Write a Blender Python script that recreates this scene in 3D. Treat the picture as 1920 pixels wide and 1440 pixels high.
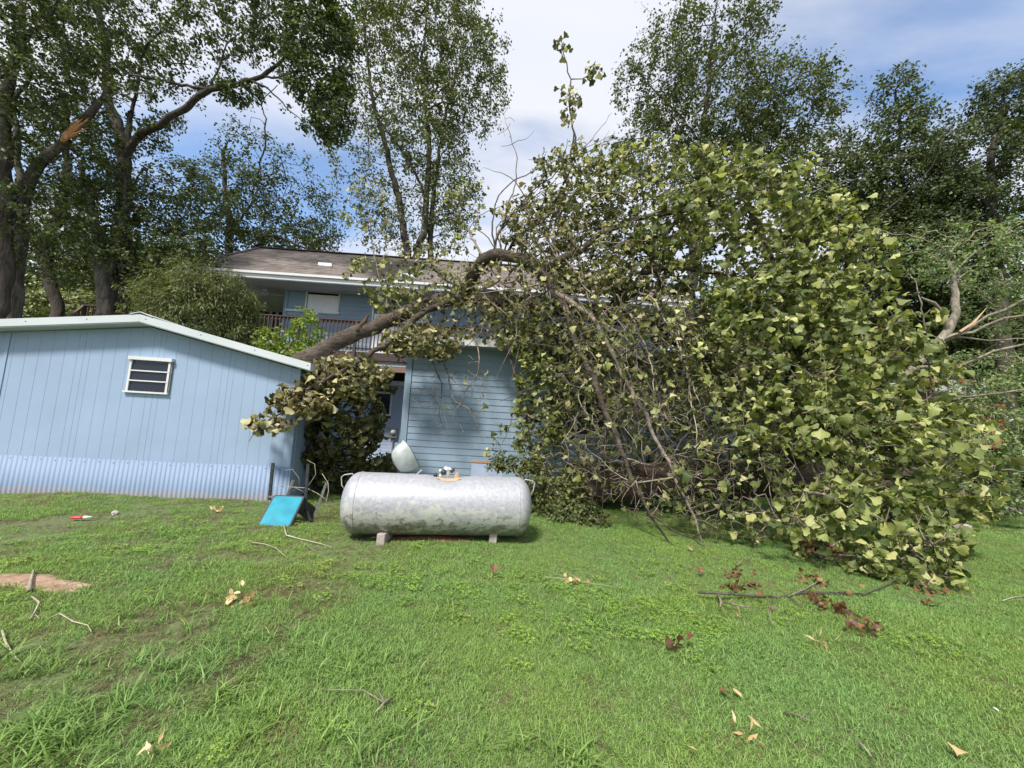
import bpy, bmesh, math, random
import numpy as np
from mathutils import Vector, Matrix, Euler

for o in list(bpy.data.objects):
    bpy.data.objects.remove(o)
random.seed(7)
RNG = np.random.default_rng(11)
S = bpy.context.scene
COL = S.collection

# ------------------------------------------------------------------ camera
W0, H0, FPX = 1920.0, 1440.0, 740.0
EYE = 1.6
PITCH, ROLL = math.radians(6.0), math.radians(3.2)
cam_d = bpy.data.cameras.new("camera")
cam_d.sensor_width = 36.0
cam_d.lens = 36.0 * FPX / W0
cam_d.clip_start = 0.05
cam_d.clip_end = 3000
cam = bpy.data.objects.new("camera", cam_d)
COL.objects.link(cam)
cam.location = (0, 0, EYE)
CM = (Matrix.Rotation(math.radians(90) + PITCH, 3, 'X') @ Matrix.Rotation(ROLL, 3, 'Z'))
cam.rotation_euler = CM.to_euler()
S.camera = cam

# ------------------------------------------------------------------ world: thin bright cloud over blue
SUN_EL, SUN_AZ = math.radians(52), math.radians(205)     # azimuth from +Y clockwise: behind the camera, a little left
world = bpy.data.worlds.new("World")
S.world = world
world.use_nodes = True
nt = world.node_tree
nt.nodes.clear()
def wn(t, **k):
    n = nt.nodes.new(t)
    for a, b in k.items():
        setattr(n, a, b)
    return n
out = wn('ShaderNodeOutputWorld')
bg = wn('ShaderNodeBackground')
sky = wn('ShaderNodeTexSky', sky_type='NISHITA', sun_disc=False, sun_elevation=SUN_EL, sun_rotation=SUN_AZ)
sky.air_density = 1.0
sky.dust_density = 0.6
sky.ozone_density = 2.0
tc = wn('ShaderNodeTexCoord')
sep = wn('ShaderNodeSeparateXYZ')
nt.links.new(tc.outputs['Generated'], sep.inputs[0])
addz = wn('ShaderNodeMath', operation='ADD'); addz.inputs[1].default_value = 0.25
nt.links.new(sep.outputs['Z'], addz.inputs[0])
mxz = wn('ShaderNodeMath', operation='MAXIMUM'); mxz.inputs[1].default_value = 0.08
nt.links.new(addz.outputs[0], mxz.inputs[0])
dx = wn('ShaderNodeMath', operation='DIVIDE'); dy = wn('ShaderNodeMath', operation='DIVIDE')
nt.links.new(sep.outputs['X'], dx.inputs[0]); nt.links.new(mxz.outputs[0], dx.inputs[1])
nt.links.new(sep.outputs['Y'], dy.inputs[0]); nt.links.new(mxz.outputs[0], dy.inputs[1])
cmb = wn('ShaderNodeCombineXYZ')
nt.links.new(dx.outputs[0], cmb.inputs['X']); nt.links.new(dy.outputs[0], cmb.inputs['Y'])
mp = wn('ShaderNodeMapping')
mp.inputs['Rotation'].default_value = (0, 0, math.radians(-38))
mp.inputs['Scale'].default_value = (0.75, 1.9, 1)
mp.inputs['Location'].default_value = (3.758, 7.358, 0.091)
nt.links.new(cmb.outputs[0], mp.inputs['Vector'])
nz = wn('ShaderNodeTexNoise'); nz.inputs['Scale'].default_value = 0.9
nz.inputs['Detail'].default_value = 7; nz.inputs['Roughness'].default_value = 0.52
nz.inputs['Distortion'].default_value = 0.25
nt.links.new(mp.outputs[0], nz.inputs['Vector'])
rp = wn('ShaderNodeValToRGB')
rp.color_ramp.elements[0].position = 0.355; rp.color_ramp.elements[0].color = (0.0,) * 3 + (1,)
rp.color_ramp.elements[1].position = 0.52; rp.color_ramp.elements[1].color = (1, 1, 1, 1)
nt.links.new(nz.outputs['Fac'], rp.inputs[0])
nz2 = wn('ShaderNodeTexNoise'); nz2.inputs['Scale'].default_value = 1.7
nz2.inputs['Detail'].default_value = 5
nt.links.new(mp.outputs[0], nz2.inputs['Vector'])
crp = wn('ShaderNodeValToRGB')
crp.color_ramp.elements[0].position = 0.32; crp.color_ramp.elements[0].color = (0.52, 0.555, 0.645, 1)
crp.color_ramp.elements[1].position = 0.62; crp.color_ramp.elements[1].color = (0.60, 0.61, 0.645, 1)
nt.links.new(nz2.outputs['Fac'], crp.inputs[0])
sks = wn('ShaderNodeVectorMath', operation='SCALE'); sks.inputs['Scale'].default_value = 0.170
nt.links.new(sky.outputs[0], sks.inputs[0])
mix = wn('ShaderNodeMix', data_type='RGBA')
nt.links.new(rp.outputs[0], mix.inputs['Factor'])
nt.links.new(sks.outputs[0], mix.inputs['A'])
nt.links.new(crp.outputs[0], mix.inputs['B'])
nt.links.new(mix.outputs['Result'], bg.inputs['Color'])
bg.inputs['Strength'].default_value = 1.0
nt.links.new(bg.outputs[0], out.inputs[0])

sl = bpy.data.lights.new("sun", 'SUN')
sl.energy = 3.7
sl.angle = math.radians(9)
sl.color = (1.0, 0.955, 0.88)
sun = bpy.data.objects.new("sun", sl)
COL.objects.link(sun)
sd = Vector((math.sin(SUN_AZ) * math.cos(SUN_EL), math.cos(SUN_AZ) * math.cos(SUN_EL), math.sin(SUN_EL)))
sun.rotation_euler = sd.to_track_quat('Z', 'Y').to_euler()
sun.location = sd * 50

S.view_settings.view_transform = 'Standard'
S.view_settings.look = 'None'
S.view_settings.gamma = 1
S.view_settings.use_curve_mapping = False
S.view_settings.exposure = 0.65
S.cycles.max_bounces = 7
S.cycles.diffuse_bounces = 4
S.cycles.glossy_bounces = 2
S.cycles.transmission_bounces = 4
S.cycles.transparent_max_bounces = 4

# ------------------------------------------------------------------ placing helpers
def ray(px, py):
    v = CM @ Vector(((px - 960) / FPX, -(py - 720) / FPX, -1))
    return v
def at(px, py, Y):
    v = ray(px, py)
    return Vector((0, 0, EYE)) + v * (Y / v.y)
def onz(px, py, z=0.0):
    v = ray(px, py)
    return Vector((0, 0, EYE)) + v * ((z - EYE) / v.z)

class Face:
    """A vertical wall plane: u along it, z up, n out of it towards the yard."""
    def __init__(self, A, B):
        self.A = Vector((A[0], A[1], 0)); d = Vector((B[0] - A[0], B[1] - A[1], 0))
        self.L = d.length; self.d = d.normalized(); self.n = Vector((self.d.y, -self.d.x, 0))
    def uz(self, px, py, off=0.0):
        v = ray(px, py); o = Vector((0, 0, EYE)); a = self.A + self.n * off
        t = (a - o).dot(self.n) / v.dot(self.n)
        p = o + v * t
        return ((p - self.A).dot(self.d), p.z)
    def P(self, u, z, n=0.0):
        return self.A + self.d * u + self.n * n + Vector((0, 0, z))

# ------------------------------------------------------------------ object helpers
def link(o, parent=None):
    COL.objects.link(o)
    if parent is not None:
        o.parent = parent
    return o
def wloc(o):
    v = Vector((0, 0, 0))
    while o is not None:
        v += o.location; o = o.parent
    return v
def tag(o, label=None, cat=None, group=None, kind=None):
    if label: o['label'] = label
    if cat: o['category'] = cat
    if group: o['group'] = group
    if kind: o['kind'] = kind
    return o
def thing(name, loc, label, cat, group=None):
    o = bpy.data.objects.new(name, None)
    o.empty_display_size = 0.1
    o.location = loc
    link(o)
    return tag(o, label, cat, group)
def mk(name, verts, faces, mat, parent=None, smooth=False, mats=None, idx=None):
    """verts in world coordinates."""
    off = wloc(parent) if parent is not None else Vector((0, 0, 0))
    me = bpy.data.meshes.new(name)
    me.from_pydata([tuple(Vector(v) - off) for v in verts], [], faces)
    me.materials.append(mat)
    if mats:
        for m in mats: me.materials.append(m)
    if idx is not None:
        me.polygons.foreach_set('material_index', idx)
    if smooth:
        me.polygons.foreach_set('use_smooth', [True] * len(me.polygons))
    me.update()
    o = bpy.data.objects.new(name, me)
    return link(o, parent)
def boxf(i):
    return [(i, i + 1, i + 3, i + 2), (i + 4, i + 6, i + 7, i + 5), (i, i + 4, i + 5, i + 1),
            (i + 2, i + 3, i + 7, i + 6), (i, i + 2, i + 6, i + 4), (i + 1, i + 5, i + 7, i + 3)]
class MB:
    """collects shapes for ONE mesh"""
    def __init__(self): self.v = []; self.f = []
    def fbox(self, F, u0, u1, z0, z1, n0, n1):
        i = len(self.v)
        for u in (u0, u1):
            for z in (z0, z1):
                for n in (n0, n1):
                    self.v.append(F.P(u, z, n))
        self.f += boxf(i); return self
    def bar(self, a, b, w, h=None, up=Vector((0, 0, 1))):
        """rectangular bar from a to b"""
        h = h or w
        a = Vector(a); b = Vector(b); d = (b - a).normalized()
        s = d.cross(up)
        if s.length < 1e-3: s = d.cross(Vector((0, 1, 0)))
        s.normalize(); t = s.cross(d)
        i = len(self.v)
        for p in (a, b):
            for x in (-1, 1):
                for y in (-1, 1):
                    self.v.append(p + s * (x * w / 2) + t * (y * h / 2))
        self.f += boxf(i); return self
    def quad(self, a, b, c, d, th=None):
        """a slab: four corners plus thickness against the normal"""
        a, b, c, d = map(Vector, (a, b, c, d))
        i = len(self.v)
        if th is None:
            self.v += [a, b, c, d]; self.f.append((i, i + 1, i + 2, i + 3)); return self
        n = (b - a).cross(d - a).normalized() * th
        self.v += [a, b, c, d, a - n, b - n, c - n, d - n]
        self.f += [(i, i + 1, i + 2, i + 3), (i + 7, i + 6, i + 5, i + 4), (i, i + 4, i + 5, i + 1),
                   (i + 1, i + 5, i + 6, i + 2), (i + 2, i + 6, i + 7, i + 3), (i + 3, i + 7, i + 4, i)]
        return self
    def tube(self, pts, rad, n=8, caps=True):
        pts = [Vector(p) for p in pts]
        if not hasattr(rad, '__len__'): rad = [rad] * len(pts)
        i = len(self.v); u = None
        for k, p in enumerate(pts):
            d = (pts[min(k + 1, len(pts) - 1)] - pts[max(k - 1, 0)]).normalized()
            if u is None:
                u = d.cross(Vector((0.3, 0.2, 0.93)))
                if u.length < 0.1: u = d.cross(Vector((1, 0, 0)))
            u = (u - d * u.dot(d)).normalized(); w = d.cross(u)
            for q in range(n):
                a = 2 * math.pi * q / n
                self.v.append(p + (u * math.cos(a) + w * math.sin(a)) * rad[k])
        for k in range(len(pts) - 1):
            for q in range(n):
                q2 = (q + 1) % n
                self.f.append((i + k * n + q, i + k * n + q2, i + (k + 1) * n + q2, i + (k + 1) * n + q))
        if caps:
            self.f.append(tuple(i + q for q in range(n - 1, -1, -1)))
            self.f.append(tuple(i + (len(pts) - 1) * n + q for q in range(n)))
        return self
    def lathe(self, prof, org, ax, n=24, sx=1.0, sy=1.0, up=Vector((0, 0, 1))):
        """prof: (distance along ax, radius)"""
        ax = Vector(ax).normalized(); s = ax.cross(up)
        if s.length < 1e-3: s = ax.cross(Vector((0, 1, 0)))
        s.normalize(); t = s.cross(ax); i = len(self.v); org = Vector(org)
        for (x, r) in prof:
            for q in range(n):
                a = 2 * math.pi * q / n
                self.v.append(org + ax * x + (s * math.cos(a) * sx + t * math.sin(a) * sy) * r)
        for k in range(len(prof) - 1):
            for q in range(n):
                q2 = (q + 1) % n
                self.f.append((i + k * n + q, i + k * n + q2, i + (k + 1) * n + q2, i + (k + 1) * n + q))
        return self
    def build(self, name, mat, parent=None, smooth=False):
        return mk(name, self.v, self.f, mat, parent, smooth)

# ------------------------------------------------------------------ materials
def mat_new(name):
    m = bpy.data.materials.new(name); m.use_nodes = True
    t = m.node_tree; b = t.nodes['Principled BSDF']
    return m, t, b
def node(t, typ, **k):
    n = t.nodes.new(typ)
    for a, b in k.items(): setattr(n, a, b)
    return n
def ramp(t, fac, stops):
    r = node(t, 'ShaderNodeValToRGB')
    e = r.color_ramp.elements
    while len(e) < len(stops): e.new(0.5)
    for i, (p, c) in enumerate(stops):
        e[i].position = p; e[i].color = tuple(c) + (1,)
    t.links.new(fac, r.inputs[0])
    return r
def noise(t, scale, detail=4, rough=0.55, coord='Object', sc=(1, 1, 1), dist=0.0):
    c = node(t, 'ShaderNodeTexCoord') if coord != 'World' else node(t, 'ShaderNodeNewGeometry')
    m = node(t, 'ShaderNodeMapping'); m.inputs['Scale'].default_value = sc
    t.links.new(c.outputs['Position' if coord == 'World' else coord], m.inputs[0])
    n = node(t, 'ShaderNodeTexNoise')
    n.inputs['Scale'].default_value = scale; n.inputs['Detail'].default_value = detail
    n.inputs['Roughness'].default_value = rough; n.inputs['Distortion'].default_value = dist
    t.links.new(m.outputs[0], n.inputs['Vector'])
    return n
def bump(t, b, h, strength, dist=0.01):
    n = node(t, 'ShaderNodeBump'); n.inputs['Strength'].default_value = strength
    n.inputs['Distance'].default_value = dist
    t.links.new(h, n.inputs['Height']); t.links.new(n.outputs[0], b.inputs['Normal'])
def mixc(t, fac, a, b, mode='MIX'):
    m = node(t, 'ShaderNodeMix', data_type='RGBA', blend_type=mode)
    for s, v in (('Factor', fac), ('A', a), ('B', b)):
        if isinstance(v, (int, float)): m.inputs[s].default_value = v
        elif isinstance(v, tuple): m.inputs[s].default_value = v + (1,)
        else: t.links.new(v, m.inputs[s])
    return m.outputs['Result']
def simple(name, c1, c2=None, scale=8, rough=0.7, bstr=0.2, sc=(1, 1, 1), detail=5, spread=(0.35, 0.65), coord='World', metal=0.0, bd=0.01):
    m, t, b = mat_new(name)
    n = noise(t, scale, detail, 0.6, coord, sc)
    r = ramp(t, n.outputs['Fac'], [(spread[0], c1), (spread[1], c2 or c1)])
    t.links.new(r.outputs[0], b.inputs['Base Color'])
    b.inputs['Roughness'].default_value = rough; b.inputs['Metallic'].default_value = metal
    if bstr: bump(t, b, n.outputs['Fac'], bstr, bd)
    return m

def painted(name, base, dirt=(0.25, 0.27, 0.28), bstr=0.25, gsc=(9, 9, 2.2), rough=0.62, low_dirt=None, panel=0.0):
    """old exterior paint: grain relief, slow fading, speckled dirt, splash-back near the ground"""
    m, t, b = mat_new(name)
    n1 = noise(t, 1.1, 4, 0.6, 'World')
    fade = ramp(t, n1.outputs['Fac'], [(0.3, tuple(c * 0.93 for c in base)), (0.7, tuple(min(1, c * 1.06) for c in base))])
    n2 = noise(t, 26, 6, 0.7, 'World', (1, 1, 0.5))
    sp = ramp(t, n2.outputs['Fac'], [(0.60, (0, 0, 0)), (0.80, (0.55, 0.55, 0.55))])
    c = mixc(t, sp.outputs[0], fade.outputs[0], dirt)
    if low_dirt:
        g = node(t, 'ShaderNodeNewGeometry'); s = node(t, 'ShaderNodeSeparateXYZ')
        t.links.new(g.outputs['Position'], s.inputs[0])
        n3 = noise(t, 5, 4, 0.6, 'World')
        ad = node(t, 'ShaderNodeMath', operation='MULTIPLY_ADD'); ad.inputs[1].default_value = 0.28; ad.inputs[2].default_value = -0.09
        t.links.new(n3.outputs['Fac'], ad.inputs[0])
        sb = node(t, 'ShaderNodeMath', operation='SUBTRACT')
        t.links.new(s.outputs['Z'], sb.inputs[0]); t.links.new(ad.outputs[0], sb.inputs[1])
        r3 = ramp(t, sb.outputs[0], [(0.0, (0.5, 0.5, 0.5)), (0.09, (0, 0, 0))])
        c = mixc(t, r3.outputs[0], c, low_dirt)
    t.links.new(c, b.inputs['Base Color'])
    b.inputs['Roughness'].default_value = rough
    n4 = noise(t, 14, 5, 0.65, 'World', gsc, 0.6)
    bump(t, b, n4.outputs['Fac'], bstr, 0.012)
    return m

M = {}
M['shed_blue'] = painted('shed_blue', (0.262, 0.352, 0.485), bstr=0.22, gsc=(3.0, 3.0, 3.6), low_dirt=None)
M['skirt_blue'] = painted('skirt_blue', (0.190, 0.262, 0.375), bstr=0.05, rough=0.6, low_dirt=(0.34, 0.27, 0.22))
M['garage_blue'] = painted('garage_blue', (0.215, 0.292, 0.375), bstr=0.2, gsc=(1.2, 1.2, 12))
M['house_blue'] = painted('house_blue', (0.185, 0.265, 0.345), bstr=0.15, gsc=(1.2, 1.2, 12))
M['lower_blue'] = painted('lower_blue', (0.34, 0.41, 0.56), bstr=0.1, gsc=(1.2, 1.2, 12))
M['white_trim'] = painted('white_trim', (0.60, 0.61, 0.61), dirt=(0.38, 0.38, 0.34), bstr=0.08, rough=0.5)
M['white_metal'] = painted('white_metal', (0.50, 0.54, 0.555), dirt=(0.30, 0.31, 0.29), bstr=0.05, rough=0.45)
M['soffit'] = simple('soffit', (0.30, 0.31, 0.33), (0.36, 0.37, 0.38), 3, 0.8, 0.05)
M['glass_dark'], _t, _b = mat_new('glass_dark')
_b.inputs['Base Color'].default_value = (0.010, 0.012, 0.018, 1); _b.inputs['Roughness'].default_value = 0.22
_n = noise(_t, 6, 3, 0.5, 'World'); bump(_t, _b, _n.outputs['Fac'], 0.08)
M['curtain'] = simple('curtain', (0.58, 0.60, 0.64), (0.72, 0.73, 0.75), 30, 0.9, 0.4, (1, 1, 0.05))
M['shade_and_decal'] = simple('shade_and_decal', (0.018, 0.019, 0.021), (0.030, 0.030, 0.032), 4, 0.9, 0)  # near-black: shade put into the colour of recesses; also the decal ground
M['brown_wood'] = simple('brown_wood', (0.034, 0.020, 0.017), (0.075, 0.046, 0.038), 12, 0.75, 0.3, (4, 4, 1))
M['fascia_brown'] = simple('fascia_brown', (0.16, 0.095, 0.075), (0.24, 0.15, 0.12), 9, 0.8, 0.2, (1, 1, 6))
M['concrete'] = simple('concrete', (0.30, 0.25, 0.22), (0.42, 0.37, 0.34), 25, 0.9, 0.5)
M['black_steel'] = simple('black_steel', (0.018, 0.020, 0.024), (0.045, 0.046, 0.050), 20, 0.45, 0.1)
M['grey_steel'] = simple('grey_steel', (0.13, 0.13, 0.13), (0.22, 0.22, 0.215), 18, 0.5, 0.15)
M['teal'] = simple('teal', (0.006, 0.20, 0.28), (0.010, 0.27, 0.36), 7, 0.42, 0.03)
M['raw_wood'] = simple('raw_wood', (0.42, 0.27, 0.15), (0.62, 0.46, 0.30), 30, 0.8, 0.8, (6, 1, 1))
M['raw_wood_orange'] = simple('raw_wood_orange', (0.42, 0.17, 0.07), (0.62, 0.34, 0.18), 26, 0.8, 0.8, (1, 1, 5))
M['orange_paint'] = simple('orange_paint', (0.36, 0.075, 0.022), (0.50, 0.12, 0.04), 5, 0.45, 0.05)
M['white_paint'] = simple('white_paint', (0.72, 0.73, 0.78), (0.80, 0.81, 0.84), 6, 0.4, 0.05)
M['rubber'] = simple('rubber', (0.02, 0.02, 0.02), (0.04, 0.04, 0.038), 20, 0.85, 0.2)
M['soil_red'] = simple('soil_red', (0.15, 0.055, 0.028), (0.27, 0.115, 0.065), 30, 0.95, 0.9, bd=0.03)
M['sand'] = simple('sand', (0.24, 0.14, 0.09), (0.42, 0.29, 0.21), 9, 0.95, 0.8, bd=0.02)
M['litter_red'] = simple('litter_red', (0.55, 0.03, 0.03), (0.60, 0.05, 0.04), 6, 0.35, 0.05)
M['litter_white'] = simple('litter_white', (0.75, 0.75, 0.75), (0.8, 0.8, 0.8), 6, 0.35, 0.05)

# shingles: small tabs of different browns
m, t, b = mat_new('shingles')
tcn = node(t, 'ShaderNodeUVMap')
br = node(t, 'ShaderNodeTexBrick')
br.inputs['Scale'].default_value = 1.0; br.inputs['Brick Width'].default_value = 0.30; br.inputs['Row Height'].default_value = 0.14
br.inputs['Mortar Size'].default_value = 0.006; br.offset = 0.5
br.inputs['Color1'].default_value = (0.095, 0.078, 0.070, 1); br.inputs['Color2'].default_value = (0.215, 0.182, 0.165, 1)
br.inputs['Mortar'].default_value = (0.06, 0.05, 0.045, 1)
t.links.new(tcn.outputs[0], br.inputs['Vector'])
n = noise(t, 3, 5, 0.7, 'World')
r = ramp(t, n.outputs['Fac'], [(0.3, (0.75, 0.74, 0.73)), (0.7, (1.2, 1.17, 1.15))])
t.links.new(mixc(t, 1.0, br.outputs['Color'], r.outputs[0], 'MULTIPLY'), b.inputs['Base Color'])
b.inputs['Roughness'].default_value = 0.9; bump(t, b, br.outputs['Fac'], 0.5, -0.01)
M['shingles'] = m

# tank: silvery paint flaking to pale green-grey and dull mossy grey; the bottom holds the old dirt
m, t, b = mat_new('tank_paint')
na = noise(t, 22, 8, 0.75, 'World'); nb = noise(t, 9, 10, 0.74, 'World', (0.8, 1, 1.1))
base = ramp(t, na.outputs['Fac'], [(0.34, (0.285, 0.285, 0.325)), (0.50, (0.355, 0.36, 0.385)), (0.66, (0.41, 0.415, 0.425))])
g = node(t, 'ShaderNodeNewGeometry'); s = node(t, 'ShaderNodeSeparateXYZ'); t.links.new(g.outputs['Position'], s.inputs[0])
hm = node(t, 'ShaderNodeMapRange'); hm.inputs['From Min'].default_value = 0.05; hm.inputs['From Max'].default_value = 0.72
hm.inputs['To Min'].default_value = 0.36; hm.inputs['To Max'].default_value = -0.30
t.links.new(s.outputs['Z'], hm.inputs['Value'])
def widen(src, k):
    q = node(t, 'ShaderNodeMath', operation='MULTIPLY_ADD'); q.inputs[1].default_value = k; q.inputs[2].default_value = .5 - .5 * k
    t.links.new(src, q.inputs[0]); return q.outputs[0]
ad = node(t, 'ShaderNodeMath', operation='ADD'); t.links.new(widen(nb.outputs['Fac'], 1.5), ad.inputs[0]); t.links.new(hm.outputs[0], ad.inputs[1])
cream = ramp(t, ad.outputs[0], [(0.50, (0, 0, 0)), (0.515, (1, 1, 1))])
c1 = mixc(t, cream.outputs[0], base.outputs[0], (0.46, 0.465, 0.425))
nc = noise(t, 9, 10, 0.78, 'World', (0.7, 1, 1.0))
ad2 = node(t, 'ShaderNodeMath', operation='ADD'); t.links.new(widen(nc.outputs['Fac'], 1.65), ad2.inputs[0]); t.links.new(hm.outputs[0], ad2.inputs[1])
bare = ramp(t, ad2.outputs[0], [(0.655, (0, 0, 0)), (0.670, (1, 1, 1))])
nd = noise(t, 12, 5, 0.7, 'World')
moss = ramp(t, nd.outputs['Fac'], [(0.35, (0.150, 0.138, 0.105)), (0.65, (0.31, 0.305, 0.28))])
c2 = mixc(t, bare.outputs[0], c1, moss.outputs[0])
t.links.new(c2, b.inputs['Base Color'])
b.inputs['Metallic'].default_value = 0.15
rr = ramp(t, na.outputs['Fac'], [(0.3, (0.36,) * 3), (0.7, (0.6,) * 3)]); t.links.new(rr.outputs[0], b.inputs['Roughness'])
bump(t, b, ad2.outputs[0], 0.25, 0.01)
M['tank'] = m
M['lid'] = simple('lid', (0.28, 0.32, 0.30), (0.44, 0.46, 0.46), 6, 0.38, 0.03, metal=0.1)

def bark(name, c1, c2, scale=9, stretch=(1, 1, 0.22), bs=0.9):
    m, t, b = mat_new(name)
    n = noise(t, scale, 7, 0.7, 'World', stretch, 0.4)
    n2 = noise(t, 1.6, 3, 0.5, 'World')
    r = ramp(t, n.outputs['Fac'], [(0.36, c1), (0.64, c2)])
    r2 = ramp(t, n2.outputs['Fac'], [(0.3, (0.75, 0.75, 0.75)), (0.7, (1.2, 1.2, 1.15))])
    t.links.new(mixc(t, 1.0, r.outputs[0], r2.outputs[0], 'MULTIPLY'), b.inputs['Base Color'])
    b.inputs['Roughness'].default_value = 0.92
    bump(t, b, n.outputs['Fac'], bs, 0.03)
    return m
M['bark'] = bark('bark', (0.016, 0.012, 0.010), (0.085, 0.070, 0.056), 13, (1, 1, 0.16), 1.0)
M['bark_grey'] = bark('bark_grey', (0.030, 0.026, 0.022), (0.140, 0.125, 0.105), 13, (1, 1, 0.16), 1.0)
M['bark_log'] = bark('bark_log', (0.022, 0.013, 0.010), (0.125, 0.082, 0.060), 11, (0.16, 1, 1), 1.0)
M['bark_limb'] = bark('bark_limb', (0.018, 0.013, 0.010), (0.120, 0.092, 0.070), 17, (0.35, 0.45, 1), 1.0)
M['twig'] = bark('twig', (0.085, 0.068, 0.055), (0.30, 0.25, 0.205), 12, (1, 1, 1), 0.3)
M['bark_pale'] = bark('bark_pale', (0.12, 0.10, 0.075), (0.36, 0.32, 0.26), 14, (1, 1, .5), .8)
M['twig_pale'] = bark('twig_pale', (0.26, 0.22, 0.15), (0.45, 0.42, 0.33), 12, (1, 1, 1), 0.3)

def leafmat(name, green, wither=None, trans=0.35, rough=0.5, obj=False, transcol=1.35):
    """green: ramp stops over the leaf's own random number; the tone attribute blends to the withered ramp"""
    m, t, b = mat_new(name)
    if obj:
        a = node(t, 'ShaderNodeObjectInfo'); fac = a.outputs['Random']
    else:
        a = node(t, 'ShaderNodeAttribute', attribute_name='rnd'); fac = a.outputs['Fac']
    r = ramp(t, fac, green); c = r.outputs[0]
    if wither:
        w = ramp(t, fac, wither)
        tn = node(t, 'ShaderNodeAttribute', attribute_name='tone')
        c = mixc(t, tn.outputs['Fac'], c, w.outputs[0])
    t.links.new(c, b.inputs['Base Color'])
    b.inputs['Roughness'].default_value = rough
    b.inputs['Specular IOR Level'].default_value = 0.35
    tr = node(t, 'ShaderNodeBsdfTranslucent')
    tc2 = mixc(t, 1.0, c, (transcol, transcol * 1.05, transcol * 0.5), 'MULTIPLY')
    t.links.new(tc2, tr.inputs['Color'])
    mx = node(t, 'ShaderNodeMixShader'); mx.inputs[0].default_value = trans
    t.links.new(b.outputs[0], mx.inputs[1]); t.links.new(tr.outputs[0], mx.inputs[2])
    t.links.new(mx.outputs[0], t.nodes['Material Output'].inputs['Surface'])
    return m
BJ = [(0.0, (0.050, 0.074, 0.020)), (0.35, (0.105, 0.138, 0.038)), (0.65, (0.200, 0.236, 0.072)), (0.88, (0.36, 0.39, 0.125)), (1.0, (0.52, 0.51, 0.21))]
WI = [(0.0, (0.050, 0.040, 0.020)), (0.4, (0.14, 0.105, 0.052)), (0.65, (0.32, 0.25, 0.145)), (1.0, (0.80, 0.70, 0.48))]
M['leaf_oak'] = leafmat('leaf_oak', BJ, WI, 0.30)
M['leaf_single'] = leafmat('leaf_single', BJ, None, 0.30, obj=True)
DARK = [(0.0, (0.022, 0.038, 0.014)), (0.5, (0.052, 0.080, 0.026)), (1.0, (0.115, 0.145, 0.045))]
M['leaf_dark'] = leafmat('leaf_dark', DARK, [(0.0, (0.10, 0.12, 0.03)), (1.0, (0.20, 0.22, 0.06))], 0.3)
MID = [(0.0, (0.034, 0.054, 0.018)), (0.5, (0.078, 0.108, 0.034)), (1.0, (0.17, 0.20, 0.065))]
M['leaf_mid'] = leafmat('leaf_mid', MID, [(0.0, (0.12, 0.12, 0.04)), (1.0, (0.24, 0.22, 0.08))], 0.3)
PALE = [(0.0, (0.070, 0.120, 0.042)), (0.5, (0.150, 0.225, 0.080)), (1.0, (0.32, 0.40, 0.16))]
M['leaf_pale'] = leafmat('leaf_pale', PALE, WI, 0.35)
M['leaf_fresh'] = leafmat('leaf_fresh', [(0.0, (0.08, 0.14, 0.02)), (0.5, (0.16, 0.24, 0.035)), (1.0, (0.32, 0.40, 0.07))], WI, 0.4)
M['leaf_dead'] = leafmat('leaf_dead', [(0.0, (0.060, 0.026, 0.014)), (0.5, (0.150, 0.068, 0.034)), (1.0, (0.30, 0.15, 0.075))], WI, 0.15)
M['leaf_tan'] = leafmat('leaf_tan', [(0.0, (0.35, 0.20, 0.08)), (0.5, (0.55, 0.38, 0.18)), (1.0, (0.68, 0.55, 0.32))], WI, 0.15)
for k in ('leaf_dead', 'leaf_tan'): pass

# ground: thatch and soil with green between
m, t, b = mat_new('lawn_soil')
n1 = noise(t, 0.8, 5, 0.6, 'World'); n2 = noise(t, 22, 6, 0.7, 'World')
soil = ramp(t, n2.outputs['Fac'], [(0.3, (0.045, 0.026, 0.016)), (0.5, (0.10, 0.070, 0.040)), (0.72, (0.19, 0.150, 0.085))])
gr = ramp(t, n2.outputs['Fac'], [(0.3, (0.060, 0.095, 0.026)), (0.7, (0.170, 0.220, 0.075))])
g_ = node(t, 'ShaderNodeNewGeometry'); sx_ = node(t, 'ShaderNodeSeparateXYZ'); t.links.new(g_.outputs['Position'], sx_.inputs[0])
mr_ = node(t, 'ShaderNodeMapRange'); mr_.inputs['From Min'].default_value = -2.6; mr_.inputs['From Max'].default_value = -0.9; mr_.inputs['To Min'].default_value = 0.04; mr_.inputs['To Max'].default_value = 0.17
t.links.new(sx_.outputs['X'], mr_.inputs['Value'])
a_ = node(t, 'ShaderNodeMath', operation='ADD'); t.links.new(n1.outputs['Fac'], a_.inputs[0]); t.links.new(mr_.outputs[0], a_.inputs[1])
f = ramp(t, a_.outputs[0], [(0.40, (0.1,) * 3), (0.58, (0.92,) * 3)])
t.links.new(mixc(t, f.outputs[0], soil.outputs[0], gr.outputs[0]), b.inputs['Base Color'])
b.inputs['Roughness'].default_value = 0.95; bump(t, b, n2.outputs['Fac'], 0.8, 0.03)
M['lawn_soil'] = m

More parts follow.
